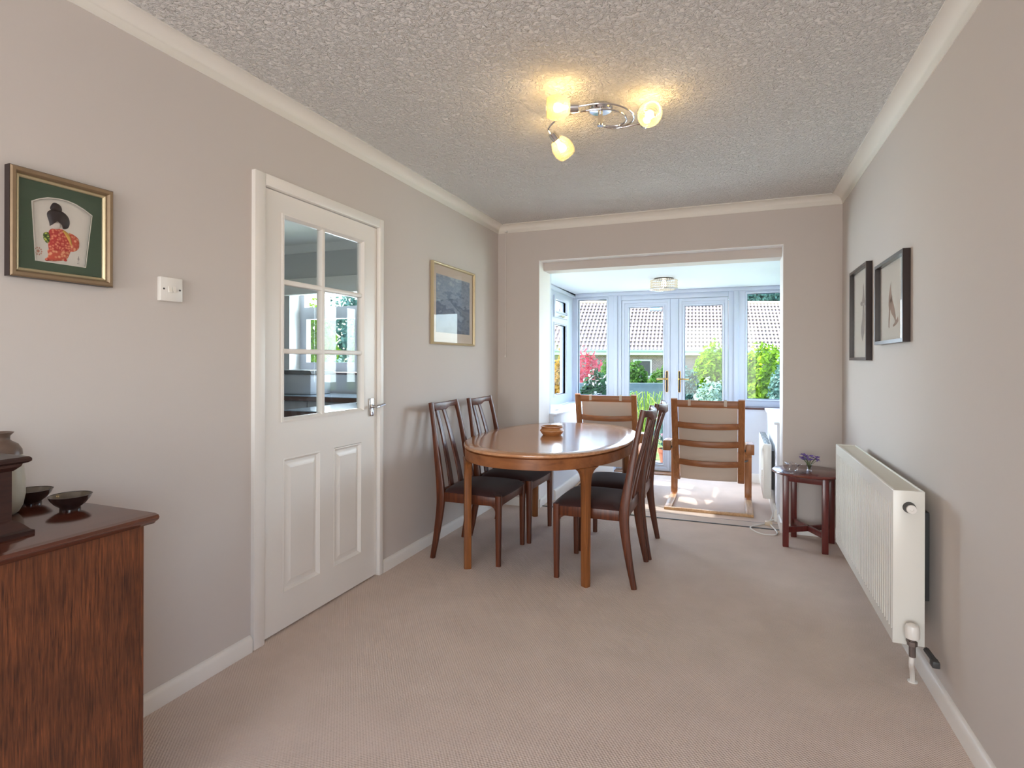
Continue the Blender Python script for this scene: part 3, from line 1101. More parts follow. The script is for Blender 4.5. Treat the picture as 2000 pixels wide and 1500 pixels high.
# ---------------------------------------------------------------- bentwood armchairs
def make_armchair(label):
    t = thing('armchair', label, 'armchair', (0, 0, 0), 0, 'bentwood armchairs in the conservatory')
    for s in (-1, 1):
        b = B()
        arm = smoothpath([(s * 0.315, -0.36, 0.575), (s * 0.315, -0.20, 0.570), (s * 0.315, 0.04, 0.538), (s * 0.315, 0.20, 0.490), (s * 0.315, 0.270, 0.445), (s * 0.315, 0.29, 0.385)], 5)
        b.sweep(arm, rrect(0.060, 0.026, 0.006))
        b.box(s * 0.315 - 0.030, s * 0.315 + 0.030, -0.37, -0.315, 0.505, 0.586, 0.005)
        b.build('armrest', M['bent'], t)
        b = B()
        leg = smoothpath([(s * 0.315, 0.29, 0.400), (s * 0.315, 0.292, 0.26), (s * 0.315, 0.288, 0.10), (s * 0.315, 0.262, 0.03), (s * 0.315, 0.20, 0.0125)], 5)
        b.sweep(leg, rrect(0.058, 0.024, 0.005), up=(0, 1, 0))
        b.build('leg', M['bent'], t)
        b = B()
        b.box(s * 0.315 - 0.029, s * 0.315 + 0.029, -0.262, 0.21, 0.0, 0.025, 0.005)
        b.build('runner', M['bentpale'], t)
        # long bent stile of the back and seat frame
        b = B()
        st = smoothpath([(s * 0.252, -0.425, 0.935), (s * 0.252, -0.385, 0.80), (s * 0.252, -0.325, 0.63), (s * 0.252, -0.265, 0.45), (s * 0.252, -0.205, 0.30), (s * 0.252, -0.14, 0.245), (s * 0.252, -0.04, 0.262), (s * 0.252, 0.14, 0.335), (s * 0.252, 0.36, 0.405)], 6)
        b.sweep(st, rrect(0.050, 0.026, 0.006), up=(0, 1, 0))
        b.build('back_stile', M['bent'], t)
        # bracket tying the frame to the arm
        b = B()
        b.tube([(s * 0.276, -0.32, 0.53), (s * 0.30, -0.32, 0.53)], 0.010, 8)
        b.build('fixing_bolt', M['darkgrey'], t)
        b = B()
        b.tube([(s * 0.276, 0.20, 0.355), (s * 0.31, 0.284, 0.355)], 0.008, 8)
        b.build('fixing_bolt', M['darkgrey'], t)

    def rail(name, y, z, h, bow, tilt):
        b = B()
        pts = []
        for i in range(13):
            u = i / 12 * 2 - 1
            pts.append((u * 0.228, y - bow * (1 - u * u), z - bow * 0.25 * (1 - u * u)))
        b.sweep(pts, rrect(0.018, h, 0.005))
        return b.build(name, M['bentx'], t)
    tr = rail('top_rail', -0.412, 0.897, 0.056, 0.004, 0)
    for (y, z) in ((-0.358, 0.722), (-0.305, 0.572), (-0.250, 0.405)):
        rail('slat', y, z, 0.048, 0.034, 0)
    b = B().box(-0.344, 0.344, -0.290, -0.263, 0.0, 0.024, 0.004)
    b.build('rear_bar', M['bentpale'], t)
    b = B().box(-0.228, 0.228, 0.342, 0.366, 0.375, 0.415, 0.004)
    b.build('seat_rail', M['bentx'], t)
    # canvas slung from the top rail to the seat
    b = B()
    prof = smoothpath([(0, -0.388, 0.868), (0, -0.352, 0.74), (0, -0.305, 0.60), (0, -0.248, 0.43), (0, -0.185, 0.285), (0, -0.12, 0.238), (0, -0.03, 0.262), (0, 0.14, 0.335), (0, 0.335, 0.392)], 5)
    vs, fs = [], []
    K = 9
    for p in prof:
        for j in range(K):
            u = j / (K - 1) * 2 - 1
            sag = 0.010 * (1 - u * u)
            vs.append((u * 0.224, p.y + 0.016 - sag * 0.5, p.z - sag * 0.6))
    n_ = len(vs)
    for p in prof:
        for j in range(K):
            u = j / (K - 1) * 2 - 1
            sag = 0.010 * (1 - u * u)
            vs.append((u * 0.224, p.y + 0.021 - sag * 0.5, p.z - sag * 0.6 + 0.003))
    for i in range(len(prof) - 1):
        for j in range(K - 1):
            a, b_, c_, d_ = i * K + j, i * K + j + 1, (i + 1) * K + j + 1, (i + 1) * K + j
            fs.append((a, b_, c_, d_))
            fs.append((n_ + a, n_ + d_, n_ + c_, n_ + b_))
    b.add(vs, fs)
    cvs = b.build('canvas', M['canvas'], t)
    for s in (-1, 1):
        b = B()
        lp = [(s * 0.135, -0.388, 0.862), (s * 0.135, -0.398, 0.90), (s * 0.135, -0.40, 0.929), (s * 0.135, -0.416, 0.932), (s * 0.135, -0.428, 0.926), (s * 0.135, -0.426, 0.90), (s * 0.135, -0.420, 0.866)]
        b.sweep(lp, [(-0.011, -0.001), (0.011, -0.001), (0.011, 0.001), (-0.011, 0.001)], up=(1, 0, 0) if False else (0, 1, 0.3))
        b.build('canvas_loop', M['canvas'], cvs)
    return t


a1 = make_armchair('bentwood armchair with cream canvas back, standing alone to the right of the dining table')
a1.location = (1.712, 5.115, 0)
copy_thing(a1, (0.812, 5.43, 0), 0.05, 'bentwood armchair with cream canvas back, half hidden behind the oval table')

# ---------------------------------------------------------------- round side table
sx_, sy_ = 2.376, 4.256
st = thing('side_table', 'small round red mahogany table beside the ribbed radiator', 'table', (sx_, sy_, 0))
B().lathe([(0.0, 0.480), (0.212, 0.480), (0.222, 0.485), (0.225, 0.491), (0.222, 0.497), (0.216, 0.500), (0.0, 0.500)], 48).build('tabletop', M['redtop'], st)
fx = [(-0.145, -0.094), (0.078, -0.162), (0.150, 0.098), (-0.074, 0.164)]
for (x, y) in fx:
    B().box(x - 0.0185, x + 0.0185, y - 0.0185, y + 0.0185, 0, 0.478, 0.004).build('leg', M['redwood'], st)
for i in range(4):
    p, q = Vector(fx[i] + (0,)), Vector(fx[(i + 1) % 4] + (0,))
    d = (q - p).normalized()
    b = B()
    b.sweep([p + d * 0.012 + Vector((0, 0, 0.458)), q - d * 0.012 + Vector((0, 0, 0.458))], rrect(0.020, 0.040, 0.003))
    b.build('frieze_rail', M['redwood'], st)
for (i, j, z) in ((0, 2, 0.112), (1, 3, 0.112)):
    p, q = Vector(fx[i] + (z,)), Vector(fx[j] + (z,))
    d = (q - p).normalized()
    B().sweep([p + d * 0.012, q - d * 0.012], rrect(0.022, 0.036, 0.003)).build('stretcher', M['redwood'], st)
# cut glass tray, two glass birds and a posy
tl = (2.285, 4.15, 0.500)
b = B()
oct_ = [(0.085 * math.cos(PI / 4 * i + PI / 8), 0.055 * math.sin(PI / 4 * i + PI / 8)) for i in range(8)]
b.prism(oct_, lambda u, v, w: (u, v, w), 0.0, 0.006)
for i in range(8):
    (x, y), (x2, y2) = oct_[i], oct_[(i + 1) % 8]
    b.sweep([(x, y, 0.008), (x2, y2, 0.008)], [(-0.004, -0.004), (0.006, 0.010), (0.004, 0.012), (-0.006, 0.0)])
tray = b.build('glass_tray', M['crystal'], None, loc=tl)
tray.rotation_euler = (0, 0, 0.2)
tag(tray, 'clear cut-glass tray lying on the small round table', 'tray')


def bird(name, label, loc, rz, s):
    t = thing(name, label, 'ornament', loc, rz, 'glass birds on the tray')
    b = B()
    b.lathe([(0.0, 0.0), (0.013 * s, 0.0), (0.015 * s, 0.004 * s), (0.005 * s, 0.012 * s), (0.004 * s, 0.02 * s), (0.011 * s, 0.028 * s), (0.014 * s, 0.038 * s), (0.009 * s, 0.047 * s), (0.0, 0.05 * s)], 10)
    b.build('body', M['crystal'], t, smooth=20)
    b = B().lathe([(0.0, -0.008 * s), (0.007 * s, -0.003 * s), (0.008 * s, 0.002 * s), (0.0, 0.008 * s)], 8, (0.008 * s, 0, 0.054 * s))
    b.tube([(0.014 * s, 0, 0.054 * s), (0.026 * s, 0, 0.052 * s)], [0.003 * s, 0.0006], 6)
    b.build('head', M['crystal'], t, smooth=20)
    b = B().sweep([(-0.008 * s, 0, 0.038 * s), (-0.026 * s, 0, 0.056 * s), (-0.034 * s, 0, 0.060 * s)], [rrect(0.02 * s, 0.005 * s, 0.002 * s), rrect(0.026 * s, 0.004 * s, 0.0018 * s), rrect(0.03 * s, 0.003 * s, 0.0013 * s)])
    b.build('tail', M['crystal'], t, smooth=20)
    return t


bird('glass_bird', 'taller clear glass bird at the left end of the glass tray', (2.252, 4.130, 0.507), 0.4, 1.15)
bird('glass_bird', 'shorter clear glass bird in the middle of the glass tray', (2.298, 4.155, 0.507), 2.2, 0.85)
vs_ = thing('posy_vase', 'small clear glass vase of violet flowers on the round table', 'vase', (2.378, 4.232, 0.500))
B().lathe([(0.0, 0.0), (0.016, 0.0), (0.018, 0.004), (0.012, 0.016), (0.016, 0.034), (0.021, 0.044), (0.019, 0.044), (0.013, 0.032), (0.0, 0.012)], 14).build('vase_body', M['crystal'], vs_, smooth=20)
po = thing('violet_posy', 'posy of violet flowers standing in the small glass vase', 'flowers', (2.378, 4.232, 0.500))
random.seed(4)
b, bp = B(), B()
for i in range(15):
    a = random.uniform(0, 2 * PI)
    r = random.uniform(0.02, 0.066)
    tx, ty, tz = r * math.cos(a) - 0.008, r * math.sin(a), random.uniform(0.07, 0.108)
    b.tube(smoothpath([(0.004 * math.cos(a), 0.004 * math.sin(a), 0.015), (tx * 0.35, ty * 0.35, tz * 0.62), (tx, ty, tz)], 3), 0.0012, 5)
    bp = B()
    for kk in range(6):
        aa = 2 * PI * kk / 6 + random.random()
        el = random.uniform(-0.3, 0.6)
        dx, dy, dz = math.cos(aa) * math.cos(el), math.sin(aa) * math.cos(el), math.sin(el)
        c_ = Vector((tx, ty, tz))
        d_ = Vector((dx, dy, dz))
        sd = d_.cross(Vector((0, 0, 1))).normalized() * 0.0085
        p0, p1, p2 = c_, c_ + d_ * 0.012, c_ + d_ * 0.022
        bp.add([p0, p1 + sd, p2, p1 - sd, p1 + Vector((0, 0, 0.003))], [(0, 1, 4), (1, 2, 4), (2, 3, 4), (3, 0, 4), (0, 3, 2, 1)])
    bp.build('flower', M['violet'], po)
b.build('stems', M['stem'], po)

# ---------------------------------------------------------------- wall radiator
rd = thing('radiator', 'white ribbed radiator fixed low on the right wall', 'radiator', (W, 3.10, 0))
RYA, RYB = 2.472 - 3.10, 3.728 - 3.10
fr, bk = -0.150, -0.052
z0, z1 = 0.190, 0.752
b = B()
# ribbed front sheet
n_ = 37
prof = [(RYA, fr)]
pit = (RYB - RYA) / n_
for i in range(n_):
    y = RYA + i * pit
    prof += [(y + pit * 0.28, fr), (y + pit * 0.40, fr + 0.017), (y + pit * 0.60, fr + 0.017), (y + pit * 0.72, fr)]
prof += [(RYB, fr)]
vs, fs = [], []
for (y, x) in prof:
    taper = x
    vs += [(fr, y, z0), (fr, y, z0 + 0.040), (x, y, z0 + 0.058), (x, y, z1 - 0.070), (fr, y, z1 - 0.050), (fr, y, z1)]
for i in range(len(prof) - 1):
    for j in range(5):
        fs.append((i * 6 + j, i * 6 + j + 1, (i + 1) * 6 + j + 1, (i + 1) * 6 + j))
b.add(vs, fs)
b.box(fr + 0.020, bk, RYA + 0.02, RYB - 0.02, z0 + 0.01, z1 - 0.02)
b.build('front_panel', M['rad'], rd)
for y in (RYA, RYB):
    s = 1 if y < 0 else -1
    B().box(fr - 0.001, bk + 0.002, y - 0.001 if s > 0 else y - 0.008, y + 0.008 if s > 0 else y + 0.001, z0 - 0.004, z1 + 0.004, 0.003).build('side_cover', M['rad'], rd)
b = B()
b.box(fr + 0.008, bk - 0.004, RYA + 0.008, RYB - 0.008, z1 - 0.012, z1 - 0.002)
b.build('top_grille', M['radtop'], rd)
b = B()
b.box(fr - 0.001, fr + 0.010, RYA, RYB, z1 - 0.004, z1 + 0.004, 0.002).box(bk - 0.004, bk + 0.002, RYA, RYB, z1 - 0.004, z1 + 0.004, 0.002)
b.build('top_rim', M['rad'], rd)
for y in (RYA + 0.15, RYB - 0.15):
    B().box(bk, -0.001, y - 0.02, y + 0.02, z0 + 0.12, z1 - 0.10, 0.003).build('wall_bracket', M['darkgrey'], rd)
b = B().lathe([(0.017, 0.0), (0.021, 0.003), (0.019, 0.016), (0.017, 0.030), (0.010, 0.032), (0.0, 0.032)], 22, (-0.100, RYA - 0.0, 0.695), (0, -1, 0))
bv = b.build('bleed_valve', M['darkgrey'], rd)
B().lathe([(0.016, 0.0), (0.0155, 0.006), (0.006, 0.007), (0.005, 0.004), (0.0, 0.004)], 22, (-0.100, RYA - 0.0305, 0.695), (0, -1, 0)).build('valve_cap', M['plastic'], bv)
tv_prof = ([(0.0, 0.0), (0.021, 0.0), (0.023, 0.004), (0.023, 0.036), (0.020, 0.046), (0.010, 0.052), (0.0, 0.053)])
b = B().tube([(-0.100, RYA - 0.045, 0.236), (-0.100, RYA - 0.045, 0.165)], 0.011, 10).tube([(-0.100, RYA - 0.045, 0.205), (-0.100, RYA + 0.02, 0.205)], 0.010, 10)
b.lathe([(0.016, 0), (0.016, 0.016)], 6, (-0.100, RYA - 0.045, 0.205))
vb = b.build('valve_body', M['copper'], rd)
B().lathe(tv_prof, 24, (-0.100, RYA - 0.045, 0.232)).build('valve_knob', M['plastic'], vb)
b = B().tube(smoothpath([(-0.100, RYA - 0.045, 0.18), (-0.099, RYA - 0.03, 0.13), (-0.072, RYA + 0.07, 0.06), (-0.060, RYA + 0.11, 0.0)], 4), 0.0085, 10)
b.lathe([(0.0, 0), (0.017, 0.0), (0.017, 0.004), (0.009, 0.008)], 14, (-0.060, RYA + 0.11, 0.0))
b.build('pipe', M['plastic'], rd)
b = B().tube([(-0.040, RYA + 0.02, 0.170), (-0.034, RYA - 0.07, 0.165)], 0.010, 8).box(-0.050, -0.026, RYA - 0.085, RYA - 0.05, 0.152, 0.176, 0.004)
b.build('drain_valve', M['darkgrey'], rd)

# ---------------------------------------------------------------- slim panel heater in the conservatory
ph = thing('panel_heater', 'slim white panel heater on the conservatory wall behind the round table', 'heater', (2.219, 5.42, 0))
hx0, hx1 = -0.088, -0.026
b = B().box(hx0, hx1, -0.42, 0.42, 0.12, 0.565, 0.008)
b.build('heater_case', M['rad'], ph)
b = B()
for i in range(5):
    b.box(hx0 + 0.008 + 0.010 * i, hx0 + 0.012 + 0.010 * i, -0.40, 0.40, 0.564, 0.570)
b.build('top_grille', M['darkgrey'], ph)
B().box(hx0 - 0.012, hx0 + 0.001, -0.36, -0.30, 0.29, 0.345, 0.006).build('thermostat_dial', M['plastic'], ph)
for y in (-0.30, 0.30):
    B().box(hx1, -0.001, y - 0.03, y + 0.03, 0.18, 0.50).build('wall_bracket', M['darkgrey'], ph)
# its flex, coiled on the carpet with an in-line switch
fx_ = thing('heater_flex', 'white electric flex looped on the carpet beside the round table', 'cable', (2.15, 4.55, 0))
b = B()
pts = smoothpath([(0.06, 0.50, 0.12), (0.055, 0.42, 0.05), (0.03, 0.27, 0.006), (-0.02, 0.12, 0.006), (-0.105, 0.0, 0.012), (-0.125, -0.06, 0.006), (-0.06, -0.165, 0.006), (0.03, -0.16, 0.006), (0.048, -0.075, 0.006), (0.01, 0.10, 0.017), (0.03, 0.20, 0.016), (0.065, 0.27, 0.006)], 6)
b.tube(pts, 0.0045, 8)
b.build('flex', M['plastic'], fx_)
b = B().box(-0.022, 0.028, 0.075, 0.135, 0.0, 0.030, 0.006)
b.build('switch_box', mat('cream_plastic', (206, 186, 158), 0.4), fx_)

# ---------------------------------------------------------------- chest, jar, bowls, casket
SBZ = 0.83
SX1, SY1 = 0.480, 1.008
sb = thing('chest', 'mahogany chest against the left wall with dark bowls on top', 'chest', (0, 0, 0))
B().box(0.03, SX1, 0.22, SY1, 0.0, SBZ - 0.028).build('carcass', M['chestwood'], sb)
b = B()
zt = SBZ
b.prism([(0.022, zt - 0.028), (SX1 + 0.006, zt - 0.028), (SX1 + 0.012, zt - 0.022), (SX1 + 0.022, zt - 0.016), (SX1 + 0.026, zt - 0.009), (SX1 + 0.022, zt - 0.003), (SX1 + 0.012, zt - 0.001), (SX1 + 0.008, zt), (0.022, zt)], lambda u, v, w: (u, w, v), 0.20, SY1 + 0.024)
b.build('chest_top', M['chesttop'], sb)


def bowl(label, loc):
    t = thing('pottery_bowl', label, 'bowl', loc, 0, 'dark pottery bowls on the chest')
    t.scale = (0.78, 0.78, 0.84)
    B().lathe([(0.0, 0.002), (0.026, 0.002), (0.027, 0.0), (0.030, 0.0), (0.029, 0.009), (0.044, 0.020), (0.056, 0.034), (0.062, 0.046), (0.0635, 0.0475), (0.0615, 0.0475), (0.0605, 0.0455)], 40, cap=False).build('bowl_body', M['bowl'], t, smooth=60)
    B().lathe([(0.0605, 0.0455), (0.054, 0.034), (0.042, 0.022), (0.024, 0.014), (0.0, 0.012)], 40, cap=False).build('glaze_inside', M['bowlin'], t, smooth=60)
    return t


bowl('dark glazed pottery bowl standing in front, nearest the chest corner', (0.250, 0.968, SBZ))
bowl('dark glazed pottery bowl partly hidden behind the pale jar', (0.084, 0.966, SBZ))
jr = thing('stoneware_jar', 'tall pale stoneware jar with a brown neck, behind the casket', 'jar', (0.139, 0.860, SBZ))
B().lathe([(0.0, 0.0), (0.036, 0.0), (0.044, 0.006), (0.052, 0.022), (0.057, 0.05), (0.057, 0.09), (0.053, 0.125), (0.0515, 0.155)], 40).build('jar_body', M['stone'], jr, smooth=60)
B().lathe([(0.0515, 0.155), (0.050, 0.168), (0.042, 0.182), (0.030, 0.190), (0.026, 0.194), (0.026, 0.204), (0.033, 0.212), (0.034, 0.214), (0.031, 0.214), (0.022, 0.203), (0.020, 0.19), (0.0, 0.18)], 40).build('jar_neck', M['stonetop'], jr, smooth=60)
ck = thing('casket', 'dark oak casket with moulded lid at the front edge of the chest', 'casket', (0.33, 0.60, SBZ))
fl = lambda u, v, w: (u, w, v)
cx0, cx1, cy0, cy1 = -0.06, 0.046, -0.15, 0.173


def plinth(b, prof, zs):
    pass


def moulded(name, prof):
    b = B()
    vs, fs = [], []
    for (o_, z) in prof:
        vs += [(cx0 - o_, cy0 - o_, z), (cx1 + o_, cy0 - o_, z), (cx1 + o_, cy1 + o_, z), (cx0 - o_, cy1 + o_, z)]
    n_ = len(prof)
    for i in range(n_ - 1):
        for j in range(4):
            fs.append((i * 4 + j, i * 4 + (j + 1) % 4, (i + 1) * 4 + (j + 1) % 4, (i + 1) * 4 + j))
    fs += [(3, 2, 1, 0), tuple((n_ - 1) * 4 + j for j in range(4))]
    b.add(vs, fs)
    return b.build(name, M['casket'], ck, smooth=25)


moulded('base', [(0.030, 0.0), (0.030, 0.010), (0.024, 0.013), (0.017, 0.022), (0.010, 0.030), (0.003, 0.034), (0.0, 0.036)])
moulded('case', [(0.0, 0.036), (0.0, 0.148)])
moulded('lid', [(0.002, 0.148), (0.006, 0.152), (0.012, 0.158), (0.014, 0.164), (0.021, 0.166), (0.026, 0.170), (0.026, 0.176), (0.022, 0.180), (0.0, 0.184)])

# ---------------------------------------------------------------- light switch and pull cord
sw = thing('light_switch', 'white two-rocker light switch on the left wall beside the glazed door', 'switch', (0, 1.435, 1.487))
sp_ = B().box(0.0005, 0.020, -0.043, 0.043, -0.043, 0.043, 0.003).build('plate', M['plastic'], sw)
for y in (-0.008, 0.008):
    B().prism([(0.018, -0.011), (0.026, -0.011), (0.021, 0.011), (0.018, 0.011)], lambda u, v, w: (u, w, v), y - 0.006, y + 0.006).build('rocker', M['plastic'], sp_)
for y in (-0.031, 0.031):
    B().lathe([(0.0035, 0), (0.0035, 0.003)], 10, (0.018, y, 0), (1, 0, 0)).build('screw', M['darkgrey'], sp_)
pc = thing('pull_cord', 'thin white pull cord hanging near the far left corner', 'cord', (0.081, D - 0.03, 0))
B().tube([(0, 0, 2.345), (0, 0.004, 2.0), (0, 0, 1.29)], 0.0016, 6).build('string', M['plastic'], pc)
B().box(-0.012, 0.012, -0.008, 0.026, 2.340, 2.352, 0.003).build('cord_bracket', M['plastic'], pc)
B().lathe([(0.0, 0.0), (0.007, 0.0), (0.006, 0.012), (0.003, 0.024), (0.0, 0.026)], 12, (0, 0, 1.266)).build('cord_pull', M['plastic'], pc)
# sill ornament and small black fitting
wb_ = thing('white_dish', 'white oval dish on the left conservatory sill', 'dish', (0.318, 5.16, 0.765))
B().lathe([(0.0, 0.0), (0.028, 0.0), (0.05, 0.022), (0.062, 0.046), (0.059, 0.047), (0.046, 0.026), (0.0, 0.010)], 24).build('dish_body', M['plastic'], wb_)
bf = B().box(0.0005, 0.012, -0.022, 0.022, -0.034, 0.034, 0.003).build('wall_socket', M['black'], None, loc=(OX0, 4.74, 0.655))
tag(bf, 'small black fitting on the white jamb left of the opening', 'fitting')


# ---------------------------------------------------------------- pictures
def picture(name, label, x, yc, zc, w, h, depth, bar, side, mats, profile=None, rz=0.0):
    """side +1: hangs on the left wall facing +x; -1: on the right wall facing -x. Local u runs along y, v along z"""
    t = thing(name, label, 'picture', (x, yc, zc), 0)
    fn = lambda u, v, d: (side * d, u, v)
    b = B()
    prof = profile or [(0, 0.001), (0, depth), (bar, depth), (bar, depth - 0.010), (bar, 0.001)]
    b.frame(-w / 2, w / 2, -h / 2, h / 2, prof, fn)
    b.build('frame', mats, t, smooth=25)
    return t, fn


# kimono doll relief
Y0, Y1, Z0, Z1 = 0.944, 1.224, 1.469, 1.780
yc, zc = (Y0 + Y1) / 2, (Z0 + Z1) / 2
w, h = Y1 - Y0, Z1 - Z0
t, fn = picture('picture_frame', 'gilt framed relief of a kimono figure on green mount', 0, yc, zc, w, h, 0.022, 0.03, 1, M['gold'],
                [(0, 0.024), (0, 0.026), (0.004, 0.030), (0.012, 0.030), (0.016, 0.025), (0.018, 0.018), (0.018, 0.003)])
B().frame(-w / 2 - 0.001, w / 2 + 0.001, -h / 2 - 0.001, h / 2 + 0.001, [(0, 0.001), (0, 0.0245), (0.004, 0.0255), (0.016, 0.0245), (0.016, 0.001)], fn).build('frame_side', M['darkframe'], t)
B().frame(-w / 2 + 0.018, w / 2 - 0.018, -h / 2 + 0.018, h / 2 - 0.018, [(0, 0.002), (0, 0.019), (0.003, 0.021), (0.007, 0.018), (0.009, 0.014), (0.009, 0.002)], fn).build('gilt_slip', M['goldlight'], t)
iw, ih = w / 2 - 0.026, h / 2 - 0.026
# green mount with a tapered, arch-topped window
A = [(-0.082, 0.069), (-0.062, 0.081), (-0.040, 0.090), (-0.012, 0.0945), (0.012, 0.0945), (0.036, 0.090), (0.060, 0.080), (0.085, 0.066), (0.066, -0.103), (-0.072, -0.103)]
A = [(u, v) for u, v in A]
b = B()
outer = []
for (u, v) in A:
    s_ = max(abs(u) / iw, abs(v) / ih)
    outer.append((u / s_, v / s_))
corners = [(iw, ih), (iw, -ih), (-iw, -ih), (-iw, ih)]
vs, fs = [], []
nA = len(A)
for d in (0.006, 0.012):
    vs += [fn(u, v, d) for u, v in A] + [fn(u, v, d) for u, v in outer]
    vs += [fn(u, v, d) for u, v in corners]
K = 2 * nA + 4
for L in (0, K):
    for i in range(nA):
        j = (i + 1) % nA
        fs.append((L + i, L + j, L + nA + j, L + nA + i))
        (u1, v1), (u2, v2) = outer[i], outer[j]
        e1 = 0 if abs(abs(u1) - iw) < 1e-6 else 1
        e2 = 0 if abs(abs(u2) - iw) < 1e-6 else 1
        if e1 != e2:
            cu = u1 if e1 == 0 else u2
            cv = v1 if e1 == 1 else v2
            ci = corners.index((math.copysign(iw, cu), math.copysign(ih, cv)))
            fs.append((L + nA + i, L + nA + j, L + 2 * nA + ci))
for i in range(nA):
    j = (i + 1) % nA
    fs.append((i, j, K + j, K + i))
b.add(vs, fs)
b.build('mount', M['green'], t, smooth=0)
b = B()
vs, fs = [], []
for (k_, d) in ((1.0, 0.0118), (1.0, 0.0126), (0.972, 0.0126), (0.972, 0.0118)):
    vs += [fn(u * k_, v * k_ - 0.0, d) for u, v in A]
for r in range(4):
    for i in range(nA):
        j = (i + 1) % nA
        fs.append((r * nA + i, r * nA + j, ((r + 1) % 4) * nA + j, ((r + 1) % 4) * nA + i))
b.add(vs, fs)
b.build('bevel_edge', M['cream'], t)
B().box(0.002, 0.004, -iw, iw, -ih, ih).build('backing_card', M['cream'], t)


def rel(name, pts, m, depth, parent=t, base=0.0042):
    P = [(a - yc, c - zc) for a, c in pts]
    # round the outline
    Q = []
    n_ = len(P)
    for i in range(n_):
        p0, p1, p2, p3 = (Vector(P[(i + q) % n_]) for q in (-1, 0, 1, 2))
        for k_ in range(4):
            s_ = k_ / 4
            Q.append(0.5 * ((2 * p1) + (p2 - p0) * s_ + (2 * p0 - 5 * p1 + 4 * p2 - p3) * s_ * s_ + (3 * p1 - p0 - 3 * p2 + p3) * s_ ** 3))
    return B().puff([(q.x, q.y) for q in Q], fn, base, depth).build(name, M[m], parent, smooth=60)


fig = rel('kimono_body', [(1.053, 1.620), (1.072, 1.628), (1.092, 1.628), (1.106, 1.612), (1.116, 1.572), (1.104, 1.562), (1.078, 1.557), (1.053, 1.560), (1.050, 1.590)], 'kimono', 0.006)
rel('kimono_skirt', [(1.052, 1.563), (1.105, 1.566), (1.106, 1.552), (1.099, 1.540), (1.085, 1.533), (1.062, 1.528), (1.046, 1.530), (1.050, 1.545)], 'kimono2', 0.005)
rel('kimono_sleeve', [(1.106, 1.622), (1.126, 1.615), (1.135, 1.603), (1.133, 1.578), (1.116, 1.566), (1.108, 1.575), (1.105, 1.600)], 'kimono2', 0.005)
rel('sash', [(1.085, 1.627), (1.102, 1.622), (1.112, 1.600), (1.114, 1.578), (1.106, 1.590), (1.096, 1.606)], 'yellow', 0.0075)
rel('green_sleeve', [(1.037, 1.606), (1.047, 1.613), (1.053, 1.606), (1.053, 1.585), (1.046, 1.580), (1.038, 1.590)], 'greencloth', 0.005)
rel('face', [(1.057, 1.645), (1.070, 1.648), (1.083, 1.646), (1.082, 1.632), (1.070, 1.625), (1.058, 1.630)], 'skin', 0.005)
rel('hair', [(1.046, 1.665), (1.052, 1.678), (1.070, 1.686), (1.090, 1.682), (1.104, 1.670), (1.108, 1.652), (1.103, 1.636), (1.090, 1.631), (1.085, 1.643), (1.070, 1.652), (1.058, 1.646), (1.054, 1.632), (1.052, 1.644)], 'hair', 0.007)
rel('hair_bun', [(1.055, 1.690), (1.062, 1.703), (1.073, 1.705), (1.084, 1.698), (1.086, 1.684), (1.070, 1.680), (1.056, 1.682)], 'hair', 0.007)
for (a, c, r) in ((1.047, 1.531, 0.006), (1.096, 1.537, 0.005)):
    rel('slipper', [(a + r * math.cos(PI * q / 3), c + r * 0.8 * math.sin(PI * q / 3)) for q in range(6)], 'kimono', 0.004)
# faded round seal and a small brushed signature
b = B()
for i in range(10):
    a = 2 * PI * i / 10
    b.prism([(1.024 - yc + 0.009 * math.cos(a) + 0.002 * math.cos(q * PI / 2), 1.552 - zc + 0.010 * math.sin(a) + 0.003 * math.sin(q * PI / 2)) for q in range(4)], fn, 0.004, 0.0046)
b.prism([(1.024 - yc + 0.004 * math.cos(q * PI / 3), 1.552 - zc + 0.005 * math.sin(q * PI / 3)) for q in range(6)], fn, 0.004, 0.0046)
b.build('seal', M['seal'], t, smooth=0)
b = B()
for (a, c, l, hh) in ((1.1300, 1.548, 0.006, 0.0012), (1.1296, 1.544, 0.007, 0.0012), (1.1300, 1.537, 0.006, 0.0012), (1.1297, 1.532, 0.0065, 0.0012), (1.1325, 1.541, 0.0012, 0.014)):
    b.prism([(a - yc, c - zc), (a - yc + l, c - zc), (a - yc + l, c - zc + hh), (a - yc, c - zc + hh)], fn, 0.004, 0.0045)
b.build('signature', M['ink'], t, smooth=0)
B().box(0.0150, 0.0165, -iw - .001, iw + .001, -ih - .001, ih + .001).build('glass_pane', M['picglass'], t)

# landscape print
Y0, Y1, Z0, Z1 = 3.325, 3.985, 1.348, 1.913
yc, zc, w, h = (Y0 + Y1) / 2, (Z0 + Z1) / 2, 0.66, 0.565
t, fn = picture('picture_frame', 'thin gilt framed landscape print on the left wall above the chairs', 0, yc, zc, w, h, 0.022, 0.016, 1, M['goldlight'],
                [(0, 0.001), (0, 0.022), (0.006, 0.026), (0.012, 0.022), (0.016, 0.014), (0.016, 0.001)])
B().box(0.002, 0.006, -w / 2 + .012, w / 2 - .012, -h / 2 + .012, h / 2 - .012).build('mount', mat('warm_mount', (206, 188, 172), 0.9), t)


